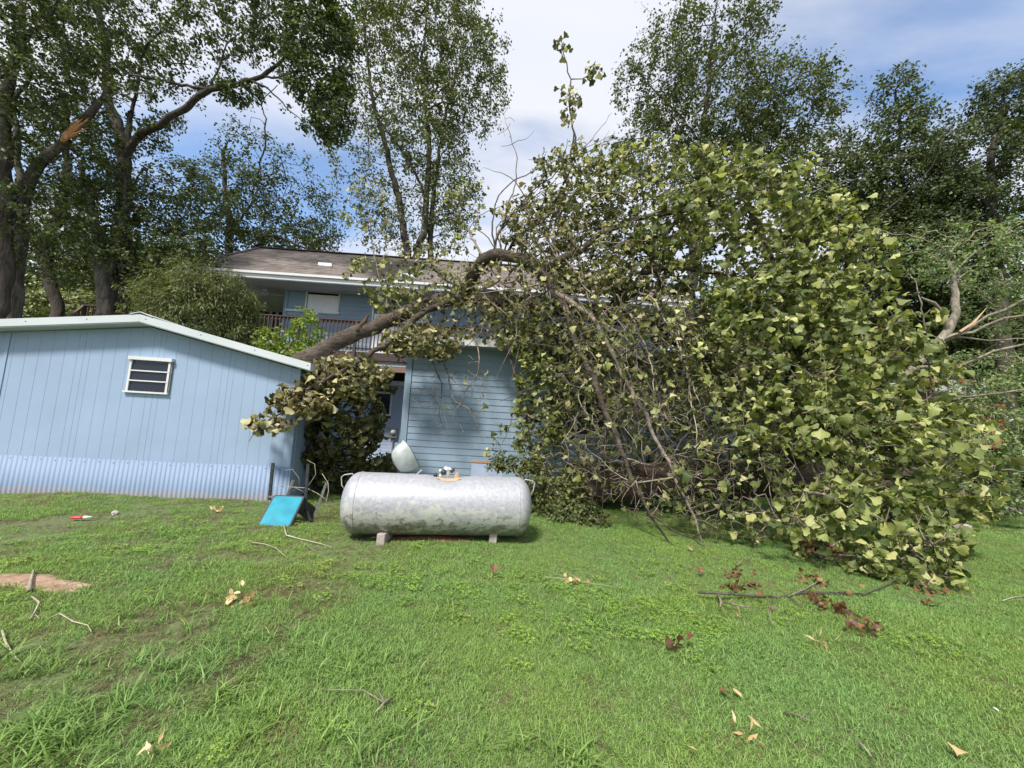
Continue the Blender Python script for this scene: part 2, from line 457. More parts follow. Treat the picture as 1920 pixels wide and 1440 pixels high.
def bladem(name, dark, mid, light, dry, tr=0.35, drypos=0.66):
    m, t, b = mat_new(name)
    a = node(t, 'ShaderNodeAttribute', attribute_name='rnd')
    c = ramp(t, a.outputs['Fac'], [(0.0, dark), (0.5, mid), (1.0, light)]).outputs[0]
    n = noise(t, 0.55, 3, 0.55, 'World')
    w = ramp(t, n.outputs['Fac'], [(0.36, (0.90, 0.99, 1.04)), (0.62, (1.06, 1.03, 0.88))])
    c = mixc(t, 1.0, c, w.outputs[0], 'MULTIPLY')
    n2 = noise(t, 3.0, 4, 0.6, 'World')
    d = ramp(t, n2.outputs['Fac'], [(drypos, (0, 0, 0)), (drypos + 0.13, (0.75, 0.75, 0.75))])
    c = mixc(t, d.outputs[0], c, dry)
    t.links.new(c, b.inputs['Base Color']); b.inputs['Roughness'].default_value = 0.55
    b.inputs['Specular IOR Level'].default_value = 0.3
    trn = node(t, 'ShaderNodeBsdfTranslucent'); t.links.new(c, trn.inputs['Color'])
    mx = node(t, 'ShaderNodeMixShader'); mx.inputs[0].default_value = tr
    t.links.new(b.outputs[0], mx.inputs[1]); t.links.new(trn.outputs[0], mx.inputs[2])
    t.links.new(mx.outputs[0], t.nodes['Material Output'].inputs['Surface'])
    return m
M['blade'] = bladem('blade', (0.130, 0.230, 0.048), (0.255, 0.400, 0.105), (0.440, 0.580, 0.225), (0.40, 0.36, 0.20))
M['blade_coarse'] = bladem('blade_coarse', (0.130, 0.220, 0.050), (0.245, 0.375, 0.095), (0.440, 0.540, 0.200), (0.36, 0.34, 0.17), drypos=0.64)
M['clover'] = bladem('clover', (0.140, 0.240, 0.040), (0.260, 0.400, 0.070), (0.400, 0.540, 0.120), (0.25, 0.28, 0.08), drypos=0.68)
M['thatch'] = bladem('thatch', (0.11, 0.075, 0.035), (0.22, 0.17, 0.09), (0.38, 0.31, 0.17), (0.36, 0.28, 0.14))

# ================================================================== GROUND
def gheight(x, y):
    return (0.030 * np.sin(x * 0.9 + 1.3) * np.cos(y * 0.8) + 0.018 * np.sin(x * 2.3 + y * 1.7)) * np.clip((np.hypot(x, y) - 1.0) / 2.0, 0, 1)
nx, ny = 150, 110
xs = np.linspace(-16, 16, nx); ys = np.linspace(-4, 20, ny)
gx, gy = np.meshgrid(xs, ys)
gz = gheight(gx, gy)
edge = np.minimum(np.minimum(gx + 16, 16 - gx), np.minimum(gy + 4, 20 - gy)); gz = gz * np.clip(edge / 2, 0, 1)
v = np.stack([gx, gy, gz], -1).reshape(-1, 3)
f = [(j * nx + i, j * nx + i + 1, (j + 1) * nx + i + 1, (j + 1) * nx + i) for j in range(ny - 1) for i in range(nx - 1)]
verts = [tuple(p) for p in v]
k = len(verts)
R_ = 600
verts += [(-R_, -R_, 0), (R_, -R_, 0), (R_, R_, 0), (-R_, R_, 0), (-16, -4, 0), (16, -4, 0), (16, 20, 0), (-16, 20, 0)]
f += [(k, k + 1, k + 5, k + 4), (k + 1, k + 2, k + 6, k + 5), (k + 2, k + 3, k + 7, k + 6), (k + 3, k, k + 4, k + 7)]
ground = mk('ground', verts, f, M['lawn_soil'], None, True)
tag(ground, 'lawn soil under the grass behind the blue buildings', None, None, 'structure')

# bare patches: low irregular mounds of earth
def patch(name, cx, cy, rx, ry, h, mat, label, seed):
    rg = np.random.default_rng(seed); n, rings = 28, 5
    ph = rg.uniform(0, 6.28, 6); vs = [(cx, cy, gheight(cx, cy) + h + 0.006)]
    for j in range(1, rings + 1):
        q = j / rings
        for i in range(n):
            a = 2 * math.pi * i / n
            w = 1 + 0.22 * math.sin(2 * a + ph[0]) + 0.13 * math.sin(5 * a + ph[1]) + 0.08 * math.sin(9 * a + ph[2])
            x = cx + rx * q * w * math.cos(a); y = cy + ry * q * w * math.sin(a)
            vs.append((x, y, gheight(x, y) + h * (1 - q ** 2) * rg.uniform(0.6, 1.3) + 0.006 - (0.02 if j == rings else 0)))
    fs = [(0, 1 + i, 1 + (i + 1) % n) for i in range(n)]
    for j in range(rings - 1):
        for i in range(n):
            a = 1 + j * n; fs.append((a + i, a + n + i, a + n + (i + 1) % n, a + (i + 1) % n))
    return tag(mk(name, vs, fs, mat, None, True), label, None, None, 'structure')
patches = []
def gp(px, py): 
    p = onz(px, py); return p.x, p.y
PX, PY = gp(55, 1096); patch('sand_patch', PX, PY, 0.62, 0.16, 0.012, M['sand'], 'pale pinkish bare sand patch in the grass', 1); patches.append((PX, PY, 0.62, 0.16))
PX, PY = gp(805, 1010); patch('bare_earth', PX, PY, 0.55, 0.16, 0.02, M['soil_red'], 'red bare earth under the tank', 2); patches.append((PX, PY, 0.62, 0.17)); patches.append((PX + .2, PY + .25, 1.3, .25))
PX, PY = gp(60, 1330); patches.append((PX, PY, 0.10, 0.10))
PX, PY = gp(240, 1275); patches.append((PX, PY, 0.13, 0.08))
PX, PY = gp(490, 1060); patches.append((PX, PY, 0.35, 0.12))

# ================================================================== SHED
A = onz(0, 922); B = onz(537, 940)
SF = Face(A, B)
UR = 4.625                       # right corner of the wall
UL = -3.2                        # the wall runs on beyond the picture
UPK, ZPK, ZE = 1.95, 3.02, 2.42  # ridge and right eave
ZEL = 2.38
def wall_top(u):
    return ZE + (ZPK - ZE) * (UR - u) / (UR - UPK) if u > UPK else ZEL + (ZPK - ZEL) * (u - UL) / (UPK - UL)
shed = thing('shed', SF.P(UPK, 0, -2), 'low light blue shed with white gable roof and corrugated skirt', 'shed')
SKIRT = 0.62
def siding_sheet(u0, u1, name='siding_panel'):
    """one sheet of grooved board; the grooves are cut 7 mm deep"""
    us = [u0]; g = math.ceil((u0 + 0.02) / 0.203) * 0.203
    prof = [(u0 + 0.002, 0.0)]
    while g < u1 - 0.03:
        prof += [(g - 0.0045, 0), (g - 0.002, -0.0035), (g + 0.002, -0.0035), (g + 0.0045, 0)]
        g += 0.203
    prof.append((u1 - 0.002, 0))
    if u0 < UPK < u1:
        prof = sorted(prof + [(UPK, 0.0)])
    vs, fs = [], []
    for (u, n) in prof:
        zt = wall_top(u)
        vs += [SF.P(u, SKIRT - 0.05, n), SF.P(u, zt, n), SF.P(u, SKIRT - 0.05, -0.02), SF.P(u, zt, -0.02)]
    for i in range(len(prof) - 1):
        a = 4 * i
        fs += [(a, a + 4, a + 5, a + 1), (a + 2, a + 3, a + 7, a + 6), (a, a + 2, a + 6, a + 4), (a + 1, a + 5, a + 7, a + 3)]
    e = 4 * (len(prof) - 1)
    fs += [(0, 1, 3, 2), (e, e + 2, e + 3, e + 1)]
    return mk(name, vs, fs, M['shed_blue'], shed)
edges = [UL, -2.12, -0.90, -0.30, 0.92, 2.14, 3.36, UR]
for i in range(len(edges) - 1):
    siding_sheet(edges[i], edges[i + 1])
# seam batten at the left joint, corner trim at the right
MB().fbox(SF, -0.325, -0.275, SKIRT, wall_top(-0.3) - 0.003, 0.002, 0.014).build('batten', M['shed_blue'], shed)
MB().fbox(SF, UR - 0.10, UR + 0.003, SKIRT - 0.02, 2.44, 0.003, 0.016).build('corner_board', M['shed_blue'], shed)
# core walls behind the sheets
DEP = 4.0
MB().fbox(SF, UL, UR - 0.004, 0.0, SKIRT - 0.03, -0.10, -0.03).build('foundation', M['concrete'], shed)
sw = MB().fbox(SF, UR - 0.06, UR, 0.0, ZE, -DEP, -0.025)
sw.build('side_wall', M['shed_blue'], shed)
for i in range(18):
    u = 0.1 + i * 0.21
    MB().fbox(SF, UR + 0.001, UR + 0.012, 0.05, ZE - 0.02, -u - 0.19, -u).build('board', M['shed_blue'], shed)
MB().fbox(SF, UL, UR - 0.07, 0.0, 2.3, -DEP, -DEP + 0.08).build('back_wall', M['shed_blue'], shed)
# corrugated skirt in sheets, a real wave; it leans out a little
def corr(u0, u1, dz):
    pit = 0.0762; n = int((u1 - u0) / pit * 8); vs, fs = [], []
    for i in range(n + 1):
        u = u0 + (u1 - u0) * i / n
        w = math.sin(2 * math.pi * u / pit); w = max(-0.85, min(0.85, w * 1.25)) * 0.0125
        for (z, nn) in ((-0.03, 0.034), (SKIRT + dz, 0.018)):
            vs.append(SF.P(u, z, nn + w)); vs.append(SF.P(u, z, nn + w - 0.0012))
    for i in range(n):
        a = 4 * i
        fs += [(a, a + 4, a + 6, a + 2), (a + 1, a + 3, a + 7, a + 5), (a + 2, a + 6, a + 7, a + 3)]
    return mk('corrugated_sheet', vs, fs, M['skirt_blue'], shed, True)
ce = [UL, -2.4, -1.2, 0.0, 1.30, 2.55, 3.60, UR]
for i in range(len(ce) - 1):
    corr(ce[i], ce[i + 1] + 0.03, [0, .004, -.003, .003, 0, -.004, .002][i])
sb = MB()
u = UL + 0.05; kk = 0
while u < UR:
    uu = (round(u / 0.0762) + 0.25) * 0.0762
    sb.lathe([(0.0, 0.010), (0.005, 0.009), (0.007, 0.004)], SF.P(uu, SKIRT - 0.045 - 0.012 * (kk % 2), 0.026), SF.n, 6)
    u += 0.2286; kk += 1
tag(sb.build('screws', M['black_steel'], shed), kind='stuff')
# roof: two slopes with white metal edge
def slope(u0, z0, u1, z1, name='roof_slope'):
    b = MB(); i = 0
    for (u, z) in ((u0, z0), (u1, z1)):
        for n in (0.26, -DEP - 0.2):
            b.v.append(SF.P(u, z + 0.15, n)); b.v.append(SF.P(u, z + 0.02, n))
    b.f += [(0, 4, 6, 2), (1, 3, 7, 5), (0, 1, 5, 4), (2, 6, 7, 3), (4, 5, 7, 6), (0, 2, 3, 1)]
    return b.build(name, M['white_metal'], shed)
slope(UPK, ZPK, UR + 0.26, ZE - 0.055)
slope(UL - 0.3, ZEL - 0.04, UPK - 0.002, ZPK)
def strip(u0, z0, u1, z1, lo, hi, n0, n1, name, mat):
    b = MB()
    for (u, z) in ((u0, z0), (u1, z1)):
        for n in (n1, n0):
            b.v.append(SF.P(u, z + hi, n)); b.v.append(SF.P(u, z + lo, n))
    b.f += [(0, 4, 6, 2), (1, 3, 7, 5), (0, 1, 5, 4), (2, 6, 7, 3), (4, 5, 7, 6), (0, 2, 3, 1)]
    return b.build(name, mat, shed)
for (a, za, c, zc) in ((UPK + 0.001, ZPK, UR + 0.27, ZE - 0.058), (UL - 0.3, ZEL - 0.04, UPK - 0.001, ZPK)):
    strip(a, za, c, zc, 0.035, 0.165, 0.262, 0.285, 'fascia', M['white_metal'])
    strip(a, za, c, zc, 0.018, 0.033, 0.255, 0.270, 'drip_edge', M['white_trim'])
ns = MB()
for i in range(9):
    u = UL + 0.6 + i * 0.93
    zt_ = (ZPK + (ZE - 0.058 - ZPK) * (u - UPK) / (UR + .27 - UPK)) if u > UPK else (ZEL - .04 + (ZPK - ZEL + .04) * (u - UL + .3) / (UPK - UL + .3))
    ns.lathe([(0.0, 0.011), (0.004, 0.010), (0.005, 0.004)], SF.P(u, zt_ + 0.11, 0.286), SF.n, 6)
tag(ns.build('fascia_screws', M['grey_steel'], shed), kind='stuff')
# ridge cap
MB().quad(SF.P(UPK - 0.16, ZPK + 0.155, 0.30), SF.P(UPK, ZPK + 0.20, 0.30), SF.P(UPK, ZPK + 0.20, -DEP - .2), SF.P(UPK - 0.16, ZPK + 0.155, -DEP - .2), -0.012)\
    .quad(SF.P(UPK, ZPK + 0.20, 0.30), SF.P(UPK + 0.20, ZPK + 0.13, 0.30), SF.P(UPK + 0.20, ZPK + 0.13, -DEP - .2), SF.P(UPK, ZPK + 0.20, -DEP - .2), -0.012)\
    .build('ridge_cap', M['white_metal'], shed)
# louvred window
w0, w1, z0, z1 = 1.70, 2.41, 1.81, 2.45
win = MB()
win.fbox(SF, w0 + 0.01, w0 + 0.045, z0 + 0.03, z1 - 0.05, 0.004, 0.045).fbox(SF, w1 - 0.055, w1 - 0.02, z0 + 0.03, z1 - 0.05, 0.004, 0.045)
win.fbox(SF, w0 - 0.03, w1 - 0.0, z0, z0 + 0.03, 0.004, 0.055)
wfo = win.build('window', M['white_trim'], shed)
MB().fbox(SF, w0 - 0.005, w1 + 0.01, z1 - 0.048, z1 + 0.012, 0.004, 0.075).build('header', M['white_trim'], wfo)
MB().fbox(SF, w1 - 0.012, w1 + 0.004, z0 + 0.02, z1 - 0.052, 0.003, 0.03).build('side_rail', M['grey_steel'], wfo)
hh = (z1 - z0 - 0.10) / 3
for i in range(3):
    zb = z0 + 0.04 + i * hh
    MB().quad(SF.P(w0 + 0.047, zb, 0.032), SF.P(w1 - 0.057, zb, 0.032), SF.P(w1 - 0.057, zb + hh - 0.006, 0.012), SF.P(w0 + 0.047, zb + hh - 0.006, 0.012), 0.004).build('pane', M['glass_dark'], wfo)
    if i:
        MB().fbox(SF, w0 + 0.03, w1 - 0.035, zb - 0.012, zb + 0.010, 0.036, 0.050).build('louvre_rail', M['white_trim'], wfo)

# ================================================================== GARAGE
GA = at(745, 885, 9.3); GB = at(1300, 885, 9.6)
GF = Face(GA, GB)
gu = lambda px, py: GF.uz(px, py)
GW = 8.0
GZ = 3.42
garage = thing('garage', GF.P(GW / 2, 0, -3), 'blue clapboard garage half hidden under the fallen oak', 'garage')
bexp = 0.150
def lapboard(F, u0, u1, z, h, n0, mat, parent, th=0.018, name='board'):
    b = MB()
    for u in (u0, u1):
        b.v += [F.P(u, z, n0), F.P(u, z, n0 + th), F.P(u, z + h + 0.012, n0 + 0.004), F.P(u, z + h + 0.012, n0)]
    b.f += [(0, 1, 2, 3), (4, 7, 6, 5), (1, 5, 6, 2), (0, 4, 5, 1), (3, 2, 6, 7), (0, 3, 7, 4)]
    return b.build(name, mat, parent)
# board courses; a window interrupts them, the foot has a replaced panel
WU0, WZB = gu(1022, 812); WU1, _ = gu(1135, 812); WZ0, WZ1 = 1.42, 2.55
PU0, PZ1 = gu(884, 862); PU1 = PU0 + 0.75
n = 0; z = 0.10
while z < GZ - 0.05:
    spans = [(0.16, 2.55), (2.553, 5.4), (5.403, GW - 0.1)]
    for (a, c) in spans:
        if z + bexp > WZ0 and z < WZ1 and a < WU1 and c > WU0:
            segs = [(a, WU0 - 0.003), (WU1 + 0.003, c)]
        elif z + 0.5 * bexp < PZ1 and a < PU1 < 2.6:
            segs = [(a, PU0 - 0.004), (PU1, c)] if a < PU0 else [(a, c)]
        else:
            segs = [(a, c)]
        for (p, q) in segs:
            if q - p > 0.02:
                lapboard(GF, p, q, z, bexp, 0.0 + random.uniform(0, 0.0015), M['garage_blue'], garage)
    z += bexp
MB().fbox(GF, 0, 0.145, 0.02, GZ - 0.02, -0.01, 0.034).build('corner_board', M['garage_blue'], garage)
MB().fbox(GF, GW - 0.12, GW, 0.02, GZ - 0.02, -0.01, 0.034).build('corner_board', M['garage_blue'], garage)
MB().fbox(GF, PU0, PU1 - 0.004, 0.10, PZ1 - 0.06, 0.0, 0.012).build('patch_panel', M['lower_blue'], garage)
MB().fbox(GF, PU0, PU1 - 0.3, PZ1 - 0.058, PZ1 - 0.02, 0.0, 0.026).build('bare_wood_strip', M['raw_wood_orange'], garage)
MB().fbox(GF, 0.02, GW - 0.02, 0, GZ, -0.16, -0.012).build('front_wall', M['garage_blue'], garage)
MB().fbox(GF, 0.02, 0.14, 0, GZ, -5.0, -0.165).build('side_wall', M['lower_blue'], garage)
MB().fbox(GF, GW - 0.14, GW - 0.02, 0, GZ, -5.0, -0.165).build('side_wall', M['garage_blue'], garage)
MB().fbox(GF, 0.15, GW - 0.15, 0, GZ, -5.0, -4.85).build('back_wall', M['garage_blue'], garage)
# window with white frame, blinds and a grid sheet standing under it
wf = MB()
wf.fbox(GF, WU0, WU0 + 0.07, WZ0, WZ1, -0.01, 0.045).fbox(GF, WU1 - 0.07, WU1, WZ0, WZ1, -0.01, 0.045)
wf.fbox(GF, WU0 + .072, WU1 - .072, WZ0, WZ0 + 0.07, -0.01, 0.05).fbox(GF, WU0 + .072, WU1 - .072, WZ1 - 0.07, WZ1, -0.01, 0.045)
wf.fbox(GF, (WU0 + WU1) / 2 - 0.025, (WU0 + WU1) / 2 + 0.025, WZ0 + .072, WZ1 - .072, -0.01, 0.04)
gw = wf.build('window', M['white_trim'], garage)
for i in range(2):
    a = WU0 + 0.072 + i * ((WU1 - WU0) / 2 - 0.045)
    MB().fbox(GF, a, a + (WU1 - WU0) / 2 - 0.10, WZ0 + .072, WZ1 - .072, -0.011, 0.012).build('pane', M['glass_dark'], gw)
# roof: low single slope rising to the back, white fascia
rf = MB()
rf.quad(GF.P(-0.35, GZ + 0.10, 0.45), GF.P(GW + 0.35, GZ + 0.10, 0.45), GF.P(GW + 0.35, GZ + 0.75, -5.2), GF.P(-0.35, GZ + 0.75, -5.2), 0.08)
rf.build('roof', M['shingles'], garage)
MB().fbox(GF, -0.36, GW + 0.36, GZ - 0.06, GZ + 0.115, 0.452, 0.480).build('fascia', M['white_trim'], garage)
MB().fbox(GF, -0.36, GW + 0.36, GZ - 0.062, GZ - 0.045, -0.01, 0.45).build('soffit', M['soffit'], garage)

# wire grid panel leaning under the window
gp_ = thing('wire_panel', GF.P(gu(1090, 850)[0], 0, 0.12), 'pale wire grid panel leaning on the garage wall under its window', 'wire panel')
pu0, pu1 = gu(1058, 850)[0], gu(1150, 850)[0]
for i in range(4):
    u = pu0 + (pu1 - pu0) * i / 3
    MB().bar(GF.P(u, 0.35, 0.10), GF.P(u, 1.33, 0.06), 0.014).build('bar', M['white_trim'], gp_)
for i in range(4):
    z = 0.45 + i * 0.28
    MB().bar(GF.P(pu0, z, 0.115), GF.P(pu1, z, 0.115), 0.012).build('bar', M['white_trim'], gp_)

# ================================================================== HOUSE (two storeys with a deck)
HA = at(475, 640, 13.6); HB = at(1020, 640, 14.0)
HF = Face((HA.x, HA.y), (HB.x, HB.y))         # plane of the deck edge and rail
def hu(px, py, off=0.0): return HF.uz(px, py, off)
house = thing('house', HF.P(3, 0, -4), 'two storey blue house with deep eaves, brown deck and hip roof behind the garage', 'house')
WALL = -0.85
RN = 0.80
zd = hu(600, 655, 0.8)[1]                           # deck floor
u_c = hu(400, 504, 0.3)[0]; z_f = hu(400, 504, 0.3)[1]
z_f2 = hu(700, 535, 0.3)[1]
ZF = z_f - 0.05
UC0 = hu(338, 498, 0.3)[0]; UC1 = UC0 + 18.0
# eave fascia and roof
MB().fbox(HF, UC0, UC1, ZF - 0.17, ZF - 0.03, 0.30, 0.335).build('fascia', M['white_trim'], house)
MB().fbox(HF, UC0 - 0.02, UC1, ZF - 0.028, ZF + 0.055, 0.30, 0.41).build('gutter', M['white_trim'], house)
RD = -3.4
UH, RZ = hu(487, 465, RD)
roof_v = [HF.P(UC0, ZF + 0.05, 0.33), HF.P(UC1, ZF + 0.05, 0.33), HF.P(UC1 - 2, RZ, RD), HF.P(UH, RZ, RD), HF.P(UC0, ZF + 0.05, 2 * RD - 0.33)]
me = MB(); me.v = roof_v + [p - Vector((0, 0, 0.08)) for p in roof_v]
me.f = [(0, 1, 2, 3), (0, 3, 4), (5, 8, 7, 6), (5, 9, 8), (0, 5, 6, 1), (4, 9, 5, 0)]
ro = me.build('roof', M['shingles'], house)
uvl = ro.data.uv_layers.new(name='uv')
for poly in ro.data.polygons:
    for li, vi in zip(poly.loop_indices, poly.vertices):
        p = ro.data.vertices[vi].co
        if len(poly.vertices) == 3: uvl.data[li].uv = (p.y, p.z * 2.3)
        else: uvl.data[li].uv = (p.x, p.z * 2.1)
MB().bar(roof_v[0] + Vector((0, 0, .02)), roof_v[3] + Vector((0, 0, .02)), 0.22, 0.03).bar(roof_v[3] + Vector((0, 0, .02)), roof_v[2] + Vector((0, 0, .02)), 0.22, 0.03).build('ridge_cap', M['shingles'], ro)
def onroof(px, py):
    a, b_, c_ = roof_v[0], roof_v[1], roof_v[3]
    nn = (b_ - a).cross(c_ - a); v = ray(px, py); o = Vector((0, 0, EYE))
    return o + v * ((a - o).dot(nn) / v.dot(nn)), nn.normalized()
for q in (((597, 495), (622, 497), (622, 502), (597, 500)), ((752, 515), (795, 519), (794, 523), (750, 520))):
    ps = [onroof(*x)[0] + onroof(*x)[1] * 0.07 for x in q]
    MB().quad(ps[3], ps[2], ps[1], ps[0], 0.06).build('skylight', M['white_paint'], ro)
# soffit / porch ceiling
MB().fbox(HF, UC0 + 0.01, UC1, ZF - 0.20, ZF - 0.175, -4.4, 0.30).build('soffit', M['soffit'], house)
# walls of the upper storey: the porch recess on the left is deeper
uw0 = hu(534, 560, WALL)[0]; uw1 = UC1 - 0.6
zt = ZF - 0.205
ww0, wt = hu(578, 541, WALL); ww1, wb = hu(633, 594, WALL)
ww0 = hu(576, 565, WALL)[0]; ww1 = hu(634, 570, WALL)[0]; wzt = hu(605, 541, WALL)[1]; wzb = hu(605, 586, WALL)[1]
d0 = hu(701, 590, WALL)[0]; d1 = d0 + 2.0
z = zd; bh = 0.165
while z < zt - 0.02:
    h = min(bh, zt - z)
    for (a, c) in ((uw0 + 0.14, ww0 - 0.05), (ww1 + 0.05, d0 - 0.05), (d1 + 0.05, uw1)):
        lapboard(HF, a, c, z, h - 0.012, WALL, M['house_blue'], house, 0.016)
    if z + bh < wzb - 0.05 or z > wzt + 0.05:
        lapboard(HF, ww0 - 0.047, ww1 + 0.047, z, h - 0.012, WALL, M['house_blue'], house, 0.016)
    z += bh
MB().fbox(HF, uw0, uw0 + 0.13, zd, zt, WALL - 0.1, WALL + 0.03).build('corner_board', M['house_blue'], house)
MB().fbox(HF, uw0 + 0.02, uw1, zd, zt, WALL - 0.15, WALL - 0.004).build('wall', M['house_blue'], house)
MB().fbox(HF, UC0 + 0.4, uw0 + 0.1, zd, zt, -4.3, -4.2).build('wall', M['shade_and_decal'], house)  # back of the recess, painted near-black to stand in for porch shade
MB().fbox(HF, uw0 + 0.02, uw0 + 0.1, zd, zt, -4.19, WALL - 0.16).build('wall', M['house_blue'], house)
# recess door: pale frame with dark glass
rd0 = hu(466, 560, -4.1)[0]; rd1 = hu(533, 560, -4.1)[0]; rz = hu(500, 557, -4.1)[1]
rm = MB().fbox(HF, rd0, rd1, rz - 0.12, rz + 0.05, -4.19, -4.12)
for q in (0, 0.62, 0.80): rm.fbox(HF, rd0 + (rd1 - rd0) * q, rd0 + (rd1 - rd0) * q + 0.12, zd, rz - .125, -4.19, -4.12)
rdo = rm.build('door', M['soffit'], house)
MB().fbox(HF, rd0, rd1, zd, rz, -4.197, -4.192).build('pane', M['glass_dark'], rdo)
# ceiling fan
fc = at(500, 538, 14.2); fc.z = min(fc.z, ZF - 0.45)
fan = thing('ceiling_fan', fc, 'pale ceiling fan hanging in the shade of the porch recess', 'ceiling fan')
MB().lathe([(-0.06, 0.0), (-0.05, 0.09), (0.0, 0.13), (0.08, 0.10), (0.10, 0.03), (0.33, 0.02)], fc, (0, 0, 1), 14).build('motor', M['soffit'], fan, True)
for i in range(5):
    a = 2 * math.pi * i / 5 + 0.2; d = Vector((math.cos(a), math.sin(a), 0)); s = Vector((-d.y, d.x, 0.12))
    MB().quad(fc + d * 0.12 - s * 0.05, fc + d * 0.62 - s * 0.07, fc + d * 0.62 + s * 0.07, fc + d * 0.12 + s * 0.05, 0.012).build('blade', M['soffit'], fan)
# window with a pale blind
def hwindow(u0, u1, z0_, z1_, off, blind=True, t=0.05, parent=house, mull=False, bl=0.72):
    m_ = MB()
    m_.fbox(HF, u0 - t, u0, z0_ - t, z1_ + t, off, off + 0.045).fbox(HF, u1, u1 + t, z0_ - t, z1_ + t, off, off + 0.045)
    m_.fbox(HF, u0 + .001, u1 - .001, z1_, z1_ + t, off, off + 0.045).fbox(HF, u0 + .001, u1 - .001, z0_ - t, z0_, off, off + 0.045)
    if mull: m_.fbox(HF, (u0 + u1) / 2 - 0.02, (u0 + u1) / 2 + 0.02, z0_ + .001, z1_ - .001, off, off + 0.04)
    w = m_.build('window', M['white_trim'], parent)
    MB().fbox(HF, u0, u1, z0_, z1_, off + 0.004, off + 0.010).build('pane', M['glass_dark'], w)
    if blind:
        MB().fbox(HF, u0 + 0.02, u1 - 0.02, z0_ + 0.03, z0_ + (z1_ - z0_) * bl, off + 0.012, off + 0.016).build('curtain', M['curtain'], w)
    return w
hwindow(ww0, ww1, wzb, wzt, WALL)
hwindow(d0, d1, zd + 0.05, zt - 0.35, WALL, True, 0.06, house, True, 0.85)
MB().fbox(HF, uw0 + 0.1, ww1 + 0.1, hu(560, 583, WALL)[1] - 0.03, hu(560, 583, WALL)[1] + 0.03, WALL + 0.02, WALL + 0.07).build('ledge', M['white_trim'], house)
# deck
deck = thing('deck', HF.P(2, 0, -0.8), 'brown timber deck along the upper storey of the blue house', 'deck')
du0 = hu(400, 610, RN)[0]; du1 = du0 + 12.5
for i in range(12):
    MB().fbox(HF, du0, du1, zd - 0.04, zd, RN -0.01 - i * 0.14 - 0.135, RN -0.01 - i * 0.14).build('plank', M['brown_wood'], deck)
MB().fbox(HF, du0, du1, zd - 0.26, zd - 0.042, RN - 0.06, RN).build('rim_joist', M['brown_wood'], deck)
for i in range(10):
    MB().fbox(HF, du0 + 0.1 + i * 1.36, du0 + 0.15 + i * 1.36, zd - 0.24, zd - 0.043, -0.85, RN - 0.063).build('joist', M['brown_wood'], deck)
zr = hu(600, 596, RN)[1]
rail = thing('deck_railing', HF.P(2, zd, RN), 'brown balustrade along the front edge of the deck', 'railing')
MB().fbox(HF, du0, du1, zr - 0.04, zr, RN - 0.10, RN + 0.04).build('top_rail', M['brown_wood'], rail)
MB().fbox(HF, du0, du1, zr - 0.14, zr - 0.045, RN - 0.035, RN - 0.005).build('sub_rail', M['brown_wood'], rail)
MB().fbox(HF, du0, du1, zd + 0.08, zd + 0.15, RN - 0.035, RN - 0.005).build('bottom_rail', M['brown_wood'], rail)
nb_ = int((du1 - du0) / 0.125)
bal0 = None
for i in range(nb_):
    if i % 15 == 7:
        MB().fbox(HF, du0 + i * .125 - .045, du0 + i * .125 + .045, zd - 0.2, zr - 0.042, RN - 0.04, RN + 0.05).build('post', M['brown_wood'], rail)
        continue
    if bal0 is None:
        bal0 = MB().fbox(HF, du0 - .017, du0 + .017, zd + 0.03, zr - 0.05, RN - 0.002, RN + 0.032).build('baluster', M['brown_wood'], rail)
    else:
        c = bal0.copy(); c.location = HF.d * (i * 0.125); COL.objects.link(c); c.parent = rail
# white porch posts and deck posts to the ground
for i, px in enumerate((350,)):
    u = hu(px, 590)[0]
    MB().fbox(HF, u - 0.05, u + 0.05, zd, ZF - 0.2, RN - 0.2, RN - 0.10).build('porch_post', M['white_trim'], house)
for i in (0, 1, 3, 4):
    MB().fbox(HF, du0 + 0.3 + i * 2.9, du0 + 0.45 + i * 2.9, 0, zd - 0.27, RN-0.30, RN-0.15).build('post', M['brown_wood'], deck)
# stair down on the far left: sloping rail with balusters
st = thing('stair_railing', at(150, 600, 14.2), 'sloping brown stair rail beyond the shed roof', 'railing')
s0 = at(158, 572, 14.2); s1 = at(95, 622, 13.4); s2 = at(345, 590, 14.2); s2.z = s0.z - 0.02
MB().bar(s0, s1, 0.10, 0.05).build('stair_rail', M['fascia_brown'], st)
MB().bar(s0 + Vector((.02, 0, -.003)), s2, 0.10, 0.05).build('top_rail', M['brown_wood'], st)
MB().bar(s0 + Vector((0, .02, .02)), s0 + Vector((0, 0.02, -1.3)), 0.10).build('post', M['brown_wood'], st)
for i in range(1, 22):
    q = s0.lerp(s2, i / 22)
    MB().bar(q + Vector((0, 0, -.03)), q + Vector((0, 0, -0.95)), 0.035).build('baluster', M['brown_wood'], st)
for i in range(1, 7):
    q = s0.lerp(s1, i / 7)
    MB().bar(q + Vector((0, 0, -.03)), q + Vector((0, 0, -0.95)), 0.035).build('baluster', M['brown_wood'], st)
